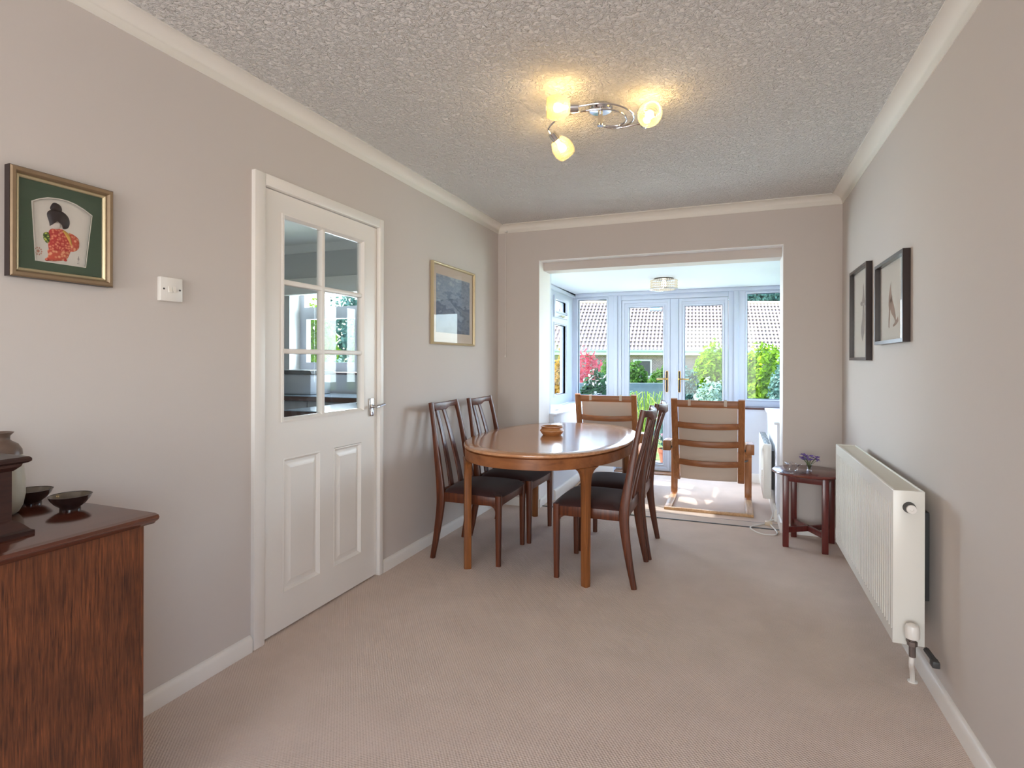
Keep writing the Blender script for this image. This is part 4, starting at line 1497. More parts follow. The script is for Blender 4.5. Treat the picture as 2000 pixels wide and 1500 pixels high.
def print_mat():
    m = bpy.data.materials.new('mountain_print')
    m.use_nodes = True
    nt = m.node_tree
    p = nt.nodes['Principled BSDF']
    p.inputs['Roughness'].default_value = 0.9
    tc = nt.nodes.new('ShaderNodeTexCoord')
    sp = nt.nodes.new('ShaderNodeSeparateXYZ')
    nt.links.new(tc.outputs['Object'], sp.inputs[0])
    n = nt.nodes.new('ShaderNodeTexNoise')
    n.inputs['Scale'].default_value = 7
    n.inputs['Detail'].default_value = 8
    n.inputs['Roughness'].default_value = 0.65
    mp = nt.nodes.new('ShaderNodeMapping')
    mp.inputs['Scale'].default_value = (1, 0.8, 2.2)
    nt.links.new(tc.outputs['Object'], mp.inputs[0])
    nt.links.new(mp.outputs[0], n.inputs['Vector'])
    ma = nt.nodes.new('ShaderNodeMath')
    ma.operation = 'MULTIPLY_ADD'
    ma.inputs[1].default_value = 1.1
    nt.links.new(sp.outputs['Z'], ma.inputs[0])
    nt.links.new(n.outputs['Fac'], ma.inputs[2])
    r = nt.nodes.new('ShaderNodeValToRGB')
    e = r.color_ramp.elements
    e[0].position, e[0].color = 0.22, s2l(86, 92, 106)
    e[1].position, e[1].color = 0.80, s2l(176, 180, 188)
    for pos, c in ((0.36, (120, 128, 142)), (0.47, (92, 102, 122)), (0.56, (140, 150, 166)), (0.66, (118, 130, 148))):
        q = e.new(pos)
        q.color = s2l(*c)
    nt.links.new(ma.outputs[0], r.inputs['Fac'])
    nt.links.new(r.outputs['Color'], p.inputs['Base Color'])
    return m


B().box(0.006, 0.0066, -0.262, 0.262, -0.198, 0.205).build('print', print_mat(), t)
B().box(0.012, 0.0135, -w / 2 + .013, w / 2 - .013, -h / 2 + .013, h / 2 - .013).build('glass_pane', M['picglass'], t)

# two dark framed bird drawings on the right wall
DP = [(0, 0.001), (0, 0.030), (0.0165, 0.030), (0.0165, 0.022), (0.0165, 0.001)]


def drawing(label, Y0, Y1, Z0, Z1, shapes, m):
    yc, zc, w, h = (Y0 + Y1) / 2, (Z0 + Z1) / 2, Y1 - Y0, Z1 - Z0
    t, fn = picture('picture_frame', label, W, yc, zc, w, h, 0.03, 0.0165, -1, M['darkframe'], DP)
    B().box(-0.006, -0.002, -w / 2 + .012, w / 2 - .012, -h / 2 + .012, h / 2 - .012).build('mount', M['cream'], t)
    dr_ = B()
    for poly in shapes:
        dr_.prism([(a - yc, c - zc) for a, c in poly], fn, 0.0055, 0.0064)
    dr_.build('bird_drawing', m, t, smooth=0)
    B().box(-0.0165, -0.015, -w / 2 + .013, w / 2 - .013, -h / 2 + .013, h / 2 - .013).build('glass_pane', M['picglass'], t)


S1 = [[(3.158, 1.618), (3.182, 1.588), (3.204, 1.545), (3.206, 1.510), (3.196, 1.478), (3.178, 1.470), (3.166, 1.510), (3.146, 1.528), (3.138, 1.545), (3.150, 1.552), (3.162, 1.590)],
      [(3.150, 1.545), (3.172, 1.532), (3.176, 1.490), (3.150, 1.462), (3.106, 1.440), (3.070, 1.412), (3.078, 1.450), (3.112, 1.502)],
      [(3.196, 1.480), (3.204, 1.450), (3.206, 1.400), (3.190, 1.396), (3.186, 1.430), (3.176, 1.470)],
      [(3.080, 1.425), (3.060, 1.430), (3.035, 1.442), (3.030, 1.420), (3.070, 1.405), (3.120, 1.398), (3.124, 1.408), (3.095, 1.414)]]
drawing('square dark framed drawing of a brown bird, on the right wall nearer the camera', 2.862, 3.385, 1.320, 1.722, S1, M['feather'])
S2 = [[(3.775, 1.690), (3.792, 1.668), (3.786, 1.640), (3.800, 1.610), (3.812, 1.590), (3.792, 1.572), (3.756, 1.570), (3.742, 1.592), (3.752, 1.630), (3.766, 1.668)],
      [(3.800, 1.584), (3.842, 1.590), (3.860, 1.576), (3.836, 1.562), (3.796, 1.560)], [(3.744, 1.584), (3.720, 1.592), (3.706, 1.570), (3.724, 1.556), (3.750, 1.562)],
      [(3.786, 1.574), (3.796, 1.530), (3.806, 1.480), (3.836, 1.440), (3.840, 1.400), (3.814, 1.372), (3.790, 1.350), (3.776, 1.376), (3.752, 1.400), (3.742, 1.440), (3.740, 1.500), (3.752, 1.560)]]
drawing('tall dark framed drawing of a long-tailed bird, on the right wall near the far corner', 3.580, 4.062, 1.243, 1.787, S2, M['feather2'])

# ---------------------------------------------------------------- three-arm ceiling light
cl = thing('ceiling_light', 'chrome spiral ceiling light with three lit ribbed glass shades', 'ceiling light', (1.335, 2.545, 0))
LX, LY = 1.335, 2.545


def L(*p):
    return (p[0] - LX, p[1] - LY, p[2])


B().lathe([(0.0, HC), (0.056, HC), (0.056, HC - 0.012), (0.050, HC - 0.020), (0.0, HC - 0.024)], 32).build('ceiling_rose', M['chrome'], cl)
B().tube([(0, 0, HC - 0.02), (0, 0, HC - 0.082)], 0.011, 14).lathe([(0.0, 0), (0.014, 0.0), (0.015, 0.006), (0.0, 0.010)], 14, (0, 0, HC - 0.088)).build('stem', M['chrome'], cl)
arms = [
    [(1.276, 2.324, 2.316), (1.374, 2.342, 2.322), (1.442, 2.384, 2.322), (1.484, 2.458, 2.322), (1.489, 2.531, 2.322), (1.455, 2.590, 2.320), (1.388, 2.596, 2.318), (1.340, 2.556, 2.318)],
    [(1.096, 2.560, 2.312), (1.098, 2.505, 2.318), (1.150, 2.440, 2.320), (1.228, 2.398, 2.322), (1.342, 2.390, 2.322), (1.412, 2.420, 2.322), (1.452, 2.480, 2.322), (1.452, 2.545, 2.320), (1.415, 2.582, 2.318), (1.350, 2.566, 2.316)],
    [(1.530, 2.590, 2.316), (1.490, 2.606, 2.320), (1.440, 2.612, 2.320), (1.385, 2.606, 2.318), (1.338, 2.560, 2.316)],
]
for a in arms:
    B().tube(smoothpath([L(*p) for p in a], 6), 0.0042, 8).build('arm', M['chrome'], cl)
shade_m = glass('ribbed_shade_glass', (1.0, 0.92, 0.70), 0.06, 0.25)
nt = shade_m.node_tree
mx = [n for n in nt.nodes if n.type == 'MIX_SHADER'][0]
tl_ = nt.nodes.new('ShaderNodeBsdfTranslucent')
tl_.inputs['Color'].default_value = (1.0, 0.93, 0.70, 1)
m2 = nt.nodes.new('ShaderNodeMixShader')
m2.inputs['Fac'].default_value = 0.10
nt.links.new(mx.outputs[0], m2.inputs[1])
nt.links.new(tl_.outputs[0], m2.inputs[2])
nt.links.new(m2.outputs[0], nt.nodes['Material Output'].inputs['Surface'])
M['shade'] = shade_m
M['bulb'] = emit('lit_bulb', (1.0, 0.90, 0.70), 6.0)
heads = [((1.270, 2.322, 2.314), (-0.92, -0.36, -0.02)), ((1.104, 2.572, 2.308), (0.34, 0.50, -0.52)), ((1.532, 2.586, 2.313), (0.36, -0.88, 0.06))]
for (p, ax) in heads:
    ax = Vector(ax).normalized()
    p = Vector(L(*p))
    s_ = B().lathe([(0.0, -0.020), (0.017, -0.020), (0.020, -0.017), (0.020, 0.020), (0.017, 0.024), (0.0, 0.024)], 20, p, ax).build('lamp_holder', M['chrome'], cl)
    prof = []
    for i in range(19):
        q = i / 18
        r = 0.020 + 0.032 * math.sin(PI * (0.06 + 0.74 * q)) ** 0.8
        prof.append((r + (0.0009 if i % 2 else -0.0009), 0.018 + 0.098 * q))
    inner = [(r - 0.003, h_) for r, h_ in reversed(prof)]
    sh_ = B().lathe(prof + inner, 32, p, ax, closed=True).build('lamp_shade', M['shade'], cl, smooth=20)
    B().lathe([(0.0, 0.024), (0.009, 0.026), (0.010, 0.042), (0.017, 0.056), (0.020, 0.070), (0.016, 0.083), (0.0, 0.089)], 16, p, ax).build('bulb', M['bulb'], sh_, smooth=60)
    lp = add_light('shade_lamp', 'POINT', (p + ax * 0.058 + Vector((LX, LY, 0)) + Vector((0, 0, 0)))[:], 2.6, (1.0, 0.74, 0.44), shadow_soft_size=0.035)

# ---------------------------------------------------------------- flush crystal light in the conservatory
fl_ = thing('flush_light', 'round crystal flush light on the conservatory ceiling', 'ceiling light', (1.288, 5.48, 0))
B().lathe([(0.0, CZ), (0.090, CZ), (0.092, CZ - 0.010), (0.0, CZ - 0.012)], 32).build('ceiling_plate', mat('bronze_plate', (92, 78, 66), 0.3, 0.8), fl_)
crm = emit('lit_crystal', (1.0, 0.86, 0.62), 0.30)
crm.node_tree.nodes['Principled BSDF'].inputs['Base Color'].default_value = (0.5, 0.47, 0.42, 1)
b = B()
for rr, n_, zz0, zz1 in ((0.122, 40, CZ - 0.105, CZ - 0.014), (0.085, 26, CZ - 0.112, CZ - 0.100), (0.045, 14, CZ - 0.114, CZ - 0.102)):
    for i in range(n_):
        a = 2 * PI * i / n_
        cx_, cy_ = rr * math.cos(a), rr * math.sin(a)
        for q in range(4 if rr > 0.1 else 1):
            h_ = (zz1 - zz0) / (4 if rr > 0.1 else 1)
            zz = zz0 + q * h_
            rad = 0.0085 if rr > 0.1 else 0.009
            vs = [(cx_, cy_, zz), (cx_, cy_, zz + h_)] + [(cx_ + rad * math.cos(k_ * PI / 2 + a), cy_ + rad * math.sin(k_ * PI / 2 + a), zz + h_ / 2) for k_ in range(4)]
            b.add(vs, [(0, 3, 2), (0, 4, 3), (0, 5, 4), (0, 2, 5), (1, 2, 3), (1, 3, 4), (1, 4, 5), (1, 5, 2)])
b.build('crystal_drum', crm, fl_, smooth=0)
B().lathe([(0.113, CZ - 0.106), (0.131, CZ - 0.106), (0.131, CZ - 0.100), (0.113, CZ - 0.100)], 32, closed=True).build('drum_rim', M['chrome'], fl_)
B().lathe([(0.0, CZ - 0.085), (0.02, CZ - 0.075), (0.025, CZ - 0.05), (0.014, CZ - 0.014), (0.0, CZ - 0.012)], 14).build('bulb', M['bulb'], fl_, smooth=60)


# ---------------------------------------------------------------- kitchen furniture
kg = 'kitchen base cabinets'


def cabinet(label, x0, x1, y0, y1, face):
    t = thing('base_cabinet', label, 'cabinet', ((x0 + x1) / 2, (y0 + y1) / 2, 0), 0, kg)
    hx, hy = (x1 - x0) / 2, (y1 - y0) / 2
    if face == '-x':
        B().box(-hx + 0.02, hx, -hy, hy, 0.0, 0.875).build('carcass', M['cabinet'], t)
        B().box(-hx, -hx + 0.019, -hy + 0.002, hy - 0.002, 0.12, 0.87, 0.003).build('cabinet_door', M['cabinet'], t)
    else:
        B().box(-hx, hx, -hy + 0.02, hy, 0.0, 0.875).build('carcass', M['cabinet'], t)
        B().box(-hx + 0.002, hx - 0.002, -hy, -hy + 0.019, 0.12, 0.87, 0.003).build('cabinet_door', M['cabinet'], t)


cabinet('grey kitchen base cabinet just inside the glazed door, nearest the dining room', -0.74, -0.13, 2.80, 3.36, '-x')
cabinet('grey kitchen base cabinet in the corner under the black hob', -0.74, -0.13, 3.365, 3.93, '-x')
cabinet('grey kitchen base cabinet below the right half of the kitchen window', -1.62, -0.76, 3.98, 4.545, '-y')
cabinet('grey kitchen base cabinet below the left half of the kitchen window', -2.50, -1.63, 3.98, 4.545, '-y')


def top(label, x0, x1, y0, y1):
    t = thing('worktop', label, 'worktop', ((x0 + x1) / 2, (y0 + y1) / 2, 0), 0, 'kitchen worktops')
    hx, hy = (x1 - x0) / 2, (y1 - y0) / 2
    B().box(-hx, hx, -hy, hy, 0.876, 0.914).build('worktop_edge', M['worktopedge'], t)
    B().box(-hx, hx, -hy, hy, 0.9141, 0.918).build('worktop_surface', M['worktop'], t)


top('pale kitchen worktop seen through the lowest panes of the glazed door', -0.76, -0.125, 2.785, 3.94)
top('pale kitchen worktop running along under the kitchen window', -3.19, -0.125, 3.945, 4.548)
hb = thing('hob', 'black hob let into the kitchen worktop', 'hob', (-0.43, 3.66, 0.9182))
B().box(-0.24, 0.24, -0.25, 0.25, 0, 0.008, 0.003).build('hob_glass', M['black'], hb)
for (x, y) in ((-0.11, -0.12), (0.11, -0.12), (-0.11, 0.12), (0.11, 0.12)):
    B().lathe([(0.075, 0.008), (0.075, 0.014), (0.062, 0.014), (0.062, 0.008)], 24, (x, y, 0), closed=True).build('pan_ring', M['darkgrey'], hb)
bb = thing('bread_bin', 'pale grey bin standing on the worktop at the left of the kitchen window', 'bin', (-1.90, 4.25, 0.918))
B().box(-0.22, 0.20, -0.14, 0.14, 0, 0.19, 0.012).build('bin_body', M['cabinet'], bb)
B().prism([(-0.15, 0.19), (0.15, 0.19), (0.17, 0.225), (-0.17, 0.225)], lambda u, v, w: (w, u, v), -0.26, 0.22).build('bin_lid', M['darkgrey'], bb)
rb = thing('roller_blind', 'white roller blind wound up at the top of the kitchen window', 'blind', (0, 0, 0))
B().box(KX0 - 0.06, KX1 + 0.06, KY - 0.075, KY - 0.001, 1.90, 2.06, 0.006).build('cassette', M['cornice'], rb)
B().tube([(KX0 + 0.01, KY + 0.04, 1.985), (KX1 - 0.01, KY + 0.04, 1.985)], 0.032, 14).build('roll', M['cornice'], rb)

# ---------------------------------------------------------------- garden
GZ = -0.16
struct('ground', B().box(-40, 40, 6.6, 60, GZ - 0.2, GZ).box(-40, 0.05, YO + 0.01, 6.6, GZ - 0.2, GZ).box(2.57, 40, YO + 0.01, 6.6, GZ - 0.2, GZ), mat('lawn_green', (136, 164, 84), 0.95, var=0.35, vscale=3))
struct('path', B().box(-0.6, 3.2, 6.51, 8.0, GZ - 0.1, GZ + 0.02), mat('paving_grey', (206, 200, 194), 0.9, var=0.15, vscale=6))  # paving enlarged and paled so sunlight bounces up to the conservatory ceiling
LM = {
    'lime': leafmat('lime_leaves', (74, 116, 16), (160, 196, 46), 4),
    'green': leafmat('green_leaves', (34, 72, 26), (110, 150, 70), 4),
    'dark': leafmat('dark_leaves', (24, 54, 34), (76, 116, 76), 4),
    'teal': leafmat('blue_green_leaves', (40, 78, 66), (122, 160, 146), 4),
    'silver': leafmat('silver_leaves', (70, 110, 92), (190, 214, 196), 5),
    'pink': leafmat('pink_leaves', (168, 44, 66), (232, 128, 136), 5),
    'amber': leafmat('amber_leaves', (150, 90, 20), (222, 180, 84), 5),
    'straw': leafmat('strap_leaves', (96, 140, 40), (190, 212, 96), 5),
    'white': leafmat('white_blooms', (214, 214, 214), (244, 244, 244), 5),
}
BARK = mat('bark', (84, 68, 54), 0.9, var=0.2)
SOIL_N = [0]


def leaves(name, blobs, n, size, m, parent, seed, flat=0.0):
    """crown of separate folded leaves over a set of ellipsoids (local coordinates)"""
    rng = np.random.default_rng(seed)
    tot = sum(b_[3] * b_[4] * b_[5] for b_ in blobs)
    C_, N_ = [], []
    for (x, y, z, a, b_, c_) in blobs:
        k_ = max(20, int(n * (a * b_ * c_) / tot))
        d = rng.normal(size=(k_, 3))
        d /= np.linalg.norm(d, axis=1)[:, None]
        r = rng.uniform(0.55, 1.0, k_) ** 0.5
        lump = 1 + 0.12 * np.sin(d[:, 0] * 7 + seed) * np.cos(d[:, 2] * 6 + d[:, 1] * 5)
        C_.append(np.array([x, y, z]) + d * (r * lump)[:, None] * np.array([a, b_, c_]))
        N_.append(d)
    C_, N_ = np.concatenate(C_), np.concatenate(N_)
    keep = C_[:, 2] > 0.02
    C_, N_ = C_[keep], N_[keep]
    k_ = len(C_)
    nrm = N_ + rng.normal(scale=0.6, size=(k_, 3))
    nrm /= np.linalg.norm(nrm, axis=1)[:, None]
    t = np.cross(nrm, rng.normal(size=(k_, 3)))
    t /= np.linalg.norm(t, axis=1)[:, None]
    s_ = np.cross(nrm, t)
    L_ = size * rng.uniform(0.7, 1.3, k_)[:, None]
    v0 = C_ - t * L_
    v1 = C_ + s_ * L_ * 0.45 + nrm * L_ * 0.15
    v2 = C_ + t * L_
    v3 = C_ - s_ * L_ * 0.45 + nrm * L_ * 0.15
    V = np.stack([v0, v1, v2, v3], 1).reshape(-1, 3)
    me = bpy.data.meshes.new(name)
    me.vertices.add(4 * k_)
    me.vertices.foreach_set('co', V.ravel().astype(np.float32))
    F_ = (np.arange(k_) * 4)[:, None] + np.array([0, 1, 2, 0, 2, 3])[None]
    me.loops.add(6 * k_)
    me.loops.foreach_set('vertex_index', F_.ravel().astype(np.int32))
    me.polygons.add(2 * k_)
    me.polygons.foreach_set('loop_start', (np.arange(2 * k_) * 3).astype(np.int32))
    me.update(calc_edges=True)
    me.validate()
    me.materials.append(m)
    o = bpy.data.objects.new(name, me)
    COL.objects.link(o)
    o.parent = parent
    return o


def shrub(name, label, cat, u, d, top_v, wid, m, n, size, seed, dep=None, base=GZ, group=None, bloom=None, extra=None):
    """bush centred on photo column u at d metres, its top at photo row top_v, wid metres wide"""
    p = pix(u, 705.7, d)
    ztop = CH + (705.7 - top_v) * d / 1097.2
    H = ztop - base
    t = thing(name, label, cat, (p.x, p.y, base), YAW, group)
    dep = dep or wid * 0.8
    rng = random.Random(seed)
    blobs = [(0, 0, H * 0.52, wid * 0.42, dep * 0.42, H * 0.48)]
    for i in range(6):
        a = 2 * PI * i / 6 + rng.random()
        blobs.append((wid * 0.27 * math.cos(a), dep * 0.27 * math.sin(a), H * rng.uniform(0.35, 0.68), wid * 0.24, dep * 0.24, H * 0.30))
    leaves('foliage', blobs, n, size, LM[m], t, seed)
    b = B()
    for i in range(4):
        a = 2 * PI * i / 4 + rng.random()
        b.tube(smoothpath([(0.02 * math.cos(a), 0.02 * math.sin(a), 0), (0.3 * wid * 0.3 * math.cos(a), 0.3 * dep * 0.3 * math.sin(a), H * 0.4), (wid * 0.25 * math.cos(a), dep * 0.25 * math.sin(a), H * 0.7)], 3), [0.025 - 0.003 * q for q in range(7)], 6)
    b.build('stem', BARK, t)
    if bloom:
        leaves('blossom', [(x, y, z, a * 1.04, b_ * 1.04, c_ * 1.04) for x, y, z, a, b_, c_ in blobs], int(n * 0.18), size * 0.9, LM[bloom], t, seed + 50)
    return t


shrub('pink_shrub', 'rosy pink leaved shrub beyond the left conservatory window', 'shrub', 1136, 11.4, 680, 0.92, 'pink', 2600, 0.045, 1)
shrub('amber_shrub', 'amber and gold leaved shrub beyond the side window', 'shrub', 1096, 9.0, 688, 0.35, 'amber', 1500, 0.045, 2)
shrub('bush', 'dark bush with white flowers below the pink shrub', 'shrub', 1166, 7.0, 722, 0.44, 'dark', 2400, 0.04, 3, bloom='white')
shrub('bush', 'pale green bush between the pink shrub and the French doors', 'shrub', 1190, 9.7, 698, 0.46, 'green', 2200, 0.045, 4)
shrub('bush', 'mid green bush behind the left pane of the French doors', 'shrub', 1238, 12.5, 702, 0.75, 'green', 2600, 0.05, 5)
shrub('bush', 'green bush behind the handle of the left French door', 'shrub', 1296, 12.0, 711, 0.75, 'green', 2600, 0.05, 6)
shrub('lime_shrub', 'tall lime green shrub seen through the right French door', 'shrub', 1395, 9.8, 668, 0.95, 'lime', 5300, 0.045, 77)
shrub('bush', 'blue-green bush low behind the right French door', 'shrub', 1335, 9.2, 715, 0.55, 'teal', 2400, 0.04, 8, bloom='silver')
shrub('bush', 'silvery white-flecked bush at the foot of the lime shrub', 'shrub', 1390, 8.4, 738, 0.70, 'silver', 2600, 0.035, 9)
shrub('lime_shrub', 'yellow-green hedge shrub filling the right conservatory window', 'shrub', 1492, 8.8, 668, 0.85, 'lime', 5200, 0.045, 10)
shrub('bush', 'blue-green bush at the edge of the right conservatory window', 'shrub', 1540, 8.2, 690, 0.55, 'teal', 2600, 0.04, 11, bloom='silver')
shrub('bush', 'low green bush left of the strap-leaved clump', 'shrub', 1228, 8.6, 760, 0.35, 'teal', 1400, 0.035, 12)
# garden seen from the kitchen
shrub('kitchen_bush', 'light green bush outside the left half of the kitchen window', 'shrub', 606, 8.4, 585, 0.85, 'lime', 4000, 0.05, 14)
shrub('kitchen_bush', 'blue-green bush outside the right half of the kitchen window', 'shrub', 680, 10.0, 565, 1.2, 'teal', 4500, 0.05, 15)
shrub('kitchen_bush', 'tall green bush beyond the right edge of the kitchen window', 'shrub', 752, 8.6, 560, 1.0, 'green', 4500, 0.05, 16)
shrub('kitchen_bush', 'low silvery bush against the kitchen window', 'shrub', 660, 7.2, 690, 0.7, 'silver', 2600, 0.04, 17)

# strap-leaved clump and flower pot
p = pix(1262, 705.7, 8.0)
sc_ = thing('daylily_clump', 'yellow-green clump of strap leaves beyond the left French door', 'plant', (p.x, p.y, GZ))
b = B()
rng = random.Random(8)
for i in range(110):
    a = rng.uniform(0, 2 * PI)
    h_ = rng.uniform(0.55, 0.98)
    o_ = rng.uniform(0.05, 0.30)
    ca, sa = math.cos(a), math.sin(a)
    pts = [(0.06 * ca, 0.06 * sa, 0), (ca * o_ * 0.4, sa * o_ * 0.4, h_ * 0.6), (ca * o_ * 0.9, sa * o_ * 0.9, h_), (ca * (o_ + 0.12), sa * (o_ + 0.12), h_ * 0.92)]
    ww = [0.010, 0.012, 0.007, 0.001]
    b.sweep(pts, [[(-w_, 0), (0, 0.002), (w_, 0)] for w_ in ww])
b.build('strap_leaves', LM['straw'], sc_, smooth=0)
p = pix(1306, 705.7, 7.3)
fp = thing('flower_pot', 'terracotta pot of pale pink flowers outside the left French door', 'plant pot', (p.x, p.y, GZ + 0.0))
B().lathe([(0.0, 0.0), (0.09, 0.0), (0.13, 0.22), (0.14, 0.22), (0.14, 0.26), (0.12, 0.26), (0.11, 0.23), (0.0, 0.23)], 24).build('pot', mat('terracotta', (150, 88, 62), 0.9), fp)
leaves('foliage', [(0, 0, 0.48, 0.17, 0.17, 0.30)], 500, 0.03, LM['teal'], fp, 21)
leaves('blossom', [(0, 0, 0.55, 0.18, 0.18, 0.32)], 160, 0.026, leafmat('pale_pink_petals', (214, 160, 178), (244, 214, 222), 5), fp, 22)
# low garden wall
p0, p1 = pix(1080, 745, 10.6), pix(1330, 745, 10.6)
b = B()
dv = (p1 - p0)
dv.z = 0
nv = Vector((-dv.y, dv.x, 0)).normalized() * 0.2
hh = CH - (748 - 705.7) * 10.6 / 1097.2
b.add([(p0.x, p0.y, GZ), (p1.x, p1.y, GZ), ((p1 + nv).x, (p1 + nv).y, GZ), ((p0 + nv).x, (p0 + nv).y, GZ), (p0.x, p0.y, hh), (p1.x, p1.y, hh), ((p1 + nv).x, (p1 + nv).y, hh), ((p0 + nv).x, (p0 + nv).y, hh)],
      [(3, 2, 1, 0), (4, 5, 6, 7), (0, 1, 5, 4), (1, 2, 6, 5), (2, 3, 7, 6), (3, 0, 4, 7)])
gw = b.build('garden_wall', mat('blue_grey_stone', (104, 120, 130), 0.9, var=0.3, vscale=6), None, 0)
tag(gw, 'low blue-grey garden wall behind the strap-leaved clump', 'wall', None, 'thing')

# ---------------------------------------------------------------- bungalow across the garden
HD = 24.0
hp = pix(1000, 705.7, HD)
hs = thing('bungalow', 'neighbouring bungalow with a pale pantiled roof beyond the garden', 'building', (hp.x, hp.y, 0), YAW)
EZ, RZ_, RD = 1.72, 4.06, 3.30      # eaves height, ridge height, run
HX0, HX1 = -4.0, 17.0
HB = -0.6


def brick_mat():
    m = bpy.data.materials.new('purple_brick')
    m.use_nodes = True
    nt = m.node_tree
    p = nt.nodes['Principled BSDF']
    tc = nt.nodes.new('ShaderNodeTexCoord')
    mp = nt.nodes.new('ShaderNodeMapping')
    mp.inputs['Rotation'].default_value = (PI / 2, 0, 0)
    nt.links.new(tc.outputs['Object'], mp.inputs[0])
    br = nt.nodes.new('ShaderNodeTexBrick')
    br.inputs['Scale'].default_value = 4.4
    br.inputs['Color1'].default_value = s2l(132, 106, 106)
    br.inputs['Color2'].default_value = s2l(108, 86, 90)
    br.inputs['Mortar'].default_value = s2l(160, 152, 148)
    nt.links.new(mp.outputs[0], br.inputs['Vector'])
    nt.links.new(br.outputs['Color'], p.inputs['Base Color'])
    p.inputs['Roughness'].default_value = 0.9
    return m


B().box(HX0 + 0.3, HX1 - 0.3, 0.35, 6.2, HB - 1.0, EZ).build('wall', brick_mat(), hs)
# pantiles: each course a rippled sheet lapping the one below
b = B()
NC = 13
per = 0.165
gx = int((HX1 - HX0) / per) * 6
sl = math.hypot(RD, RZ_ - EZ)
cy, cz = RD / sl, (RZ_ - EZ) / sl
xs = [HX0 + (HX1 - HX0) * i / gx for i in range(gx + 1)]
for c in range(NC):
    s0, s1 = sl * c / NC - 0.06, sl * (c + 1) / NC
    rr = random.Random(c)
    vs = []
    for (s_, lift) in ((s0, 0.035), (s1, 0.004)):
        for x in xs:
            ph_ = (x / per + (0.5 if c % 2 else 0)) % 1.0
            wv = 0.052 * math.sin(PI * min(1, ph_ / 0.62)) if ph_ < 0.62 else -0.016 * math.sin(PI * (ph_ - 0.62) / 0.38)
            hgt = lift + wv + 0.03
            vs.append((x, cy * s_ - cz * hgt, EZ + cz * s_ + cy * hgt))
    n_ = len(xs)
    bot = [(x, y + 0.018 * cz, z - 0.018 * cy - 0.012) for (x, y, z) in vs[:n_]]
    fs = [(i, i + 1, n_ + i + 1, n_ + i) for i in range(n_ - 1)] + [(2 * n_ + i, 2 * n_ + i + 1, i + 1, i) for i in range(n_ - 1)]
    b.add(vs + bot, fs)
me_o = b.build('roof_tiles', mat('pale_tile', (158, 138, 128), 0.85, var=0.18, vscale=5), hs, smooth=0)
B().add([(HX0, 0.0, EZ - 0.02), (HX1, 0.0, EZ - 0.02), (HX1, RD, RZ_ - 0.02), (HX0, RD, RZ_ - 0.02), (HX0, RD * 2, EZ - 0.02), (HX1, RD * 2, EZ - 0.02)],
        [(0, 1, 2, 3), (3, 2, 5, 4), (0, 4, 5, 1), (0, 3, 4), (1, 5, 2)]).build('roof_deck', mat('roof_underlay', (70, 62, 58), 0.9), hs, smooth=0)
B().tube([(HX0, RD, RZ_ + 0.02), (HX1, RD, RZ_ + 0.02)], 0.11, 12).build('ridge_tiles', mat('ridge_tile', (196, 170, 140), 0.85, var=0.2), hs)
B().box(HX0, HX1, -0.03, 0.0, EZ - 0.20, EZ).box(HX0, HX1, 0.0, 0.36, EZ - 0.21, EZ - 0.19).build('fascia', M['upvc'], hs)
B().tube([(HX0, -0.09, EZ - 0.03), (HX1, -0.09, EZ - 0.03)], 0.055, 10).build('gutter', mat('grey_gutter', (150, 168, 186), 0.5), hs)
for (u0, u1, z0_, z1_) in ((5.25, 6.05, 0.55, 1.32), (9.0, 10.4, 0.2, 1.3), (1.6, 2.8, 0.2, 1.3)):
    wf = B().frame(u0, u1, z0_, z1_, [(0, 0.33), (0.06, 0.33), (0.06, 0.38), (0, 0.38)], lambda u, v, w: (u, w, v)).build('window', M['upvc'], hs)
    B().box(u0 + .05, u1 - .05, 0.34, 0.36, z0_ + .05, z1_ - .05).build('pane', mat('dark_pane', (46, 52, 58), 0.1), wf)
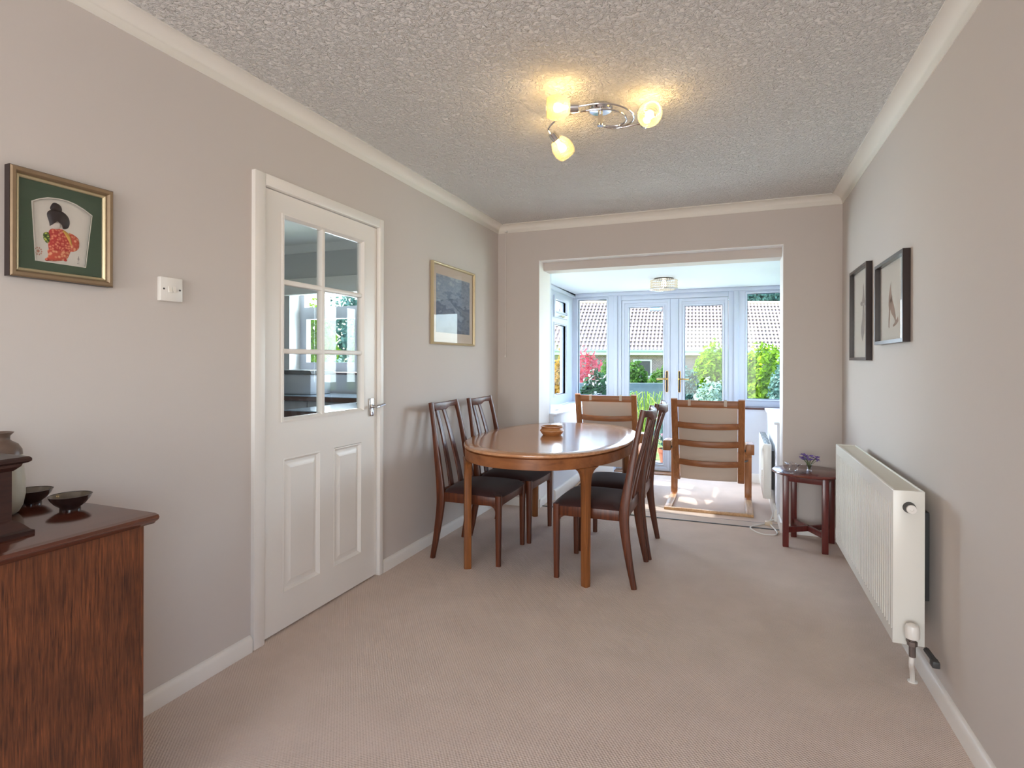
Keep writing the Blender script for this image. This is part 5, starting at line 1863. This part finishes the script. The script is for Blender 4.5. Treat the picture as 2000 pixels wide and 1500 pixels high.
# small rooflight
ru = (1284 - 1000) * (HD + 2.2) / 1097.2
b = B()
o0 = sl * 0.80
for (a0, a1, s0, s1, h0, h1) in ((ru - 0.30, ru + 0.30, o0, o0 + 0.42, 0.05, 0.16),):
    vs = []
    for x in (a0, a1):
        for s_ in (s0, s1):
            for h_ in (h0, h1):
                vs.append((x, cy * s_ - cz * h_, EZ + cz * s_ + cy * h_))
    b.add(vs, [(0, 1, 3, 2), (4, 6, 7, 5), (0, 4, 5, 1), (2, 3, 7, 6), (0, 2, 6, 4), (1, 5, 7, 3)])
rl = b.build('rooflight', M['upvc'], hs, 0)
vs = []
for x in (ru - 0.22, ru + 0.22):
    for s_ in (o0 + 0.07, o0 + 0.35):
        for h_ in (0.155, 0.165):
            vs.append((x, cy * s_ - cz * h_, EZ + cz * s_ + cy * h_))
B().add(vs, [(0, 1, 3, 2), (4, 6, 7, 5), (0, 4, 5, 1), (2, 3, 7, 6), (0, 2, 6, 4), (1, 5, 7, 3)]).build('pane', mat('blue_pane', (96, 124, 160), 0.1), rl, 0)


# ---------------------------------------------------------------- trees behind the bungalow
def tree(label, u, d, top_v, wid, m, n, size, seed):
    p = pix(u, 705.7, d)
    ztop = CH + (705.7 - top_v) * d / 1097.2
    H = ztop + 0.8
    t = thing('tree', label, 'tree', (p.x, p.y, GZ), YAW, 'trees behind the bungalow')
    rng = random.Random(seed)
    blobs = [(0, 0, H * 0.68, wid * 0.4, wid * 0.4, H * 0.30)]
    for i in range(7):
        a = 2 * PI * i / 7 + rng.random()
        blobs.append((wid * 0.28 * math.cos(a), wid * 0.28 * math.sin(a), H * rng.uniform(0.5, 0.8), wid * 0.24, wid * 0.24, H * 0.18))
    leaves('crown', blobs, n, size, LM[m], t, seed)
    b = B().tube(smoothpath([(0, 0, 0), (0.1, 0, H * 0.3), (0, 0.1, H * 0.6)], 4), [0.22 - 0.012 * q for q in range(9)], 8)
    for i in range(5):
        a = 2 * PI * i / 5
        b.tube([(0, 0, H * 0.35), (wid * 0.22 * math.cos(a), wid * 0.22 * math.sin(a), H * 0.65)], [0.10, 0.03], 6)
    b.build('trunk', BARK, t)


tree('blue-green tree rising above the ridge in the right conservatory window', 1500, 34, 545, 5.6, 'teal', 9000, 0.16, 31)
tree('pale green tree just showing above the ridge in the left conservatory window', 1165, 35, 572, 3.8, 'green', 6000, 0.16, 32)
tree('dark tree above the ridge, seen through the small vent pane of the side window', 1090, 41, 562, 4.6, 'dark', 6000, 0.16, 33)
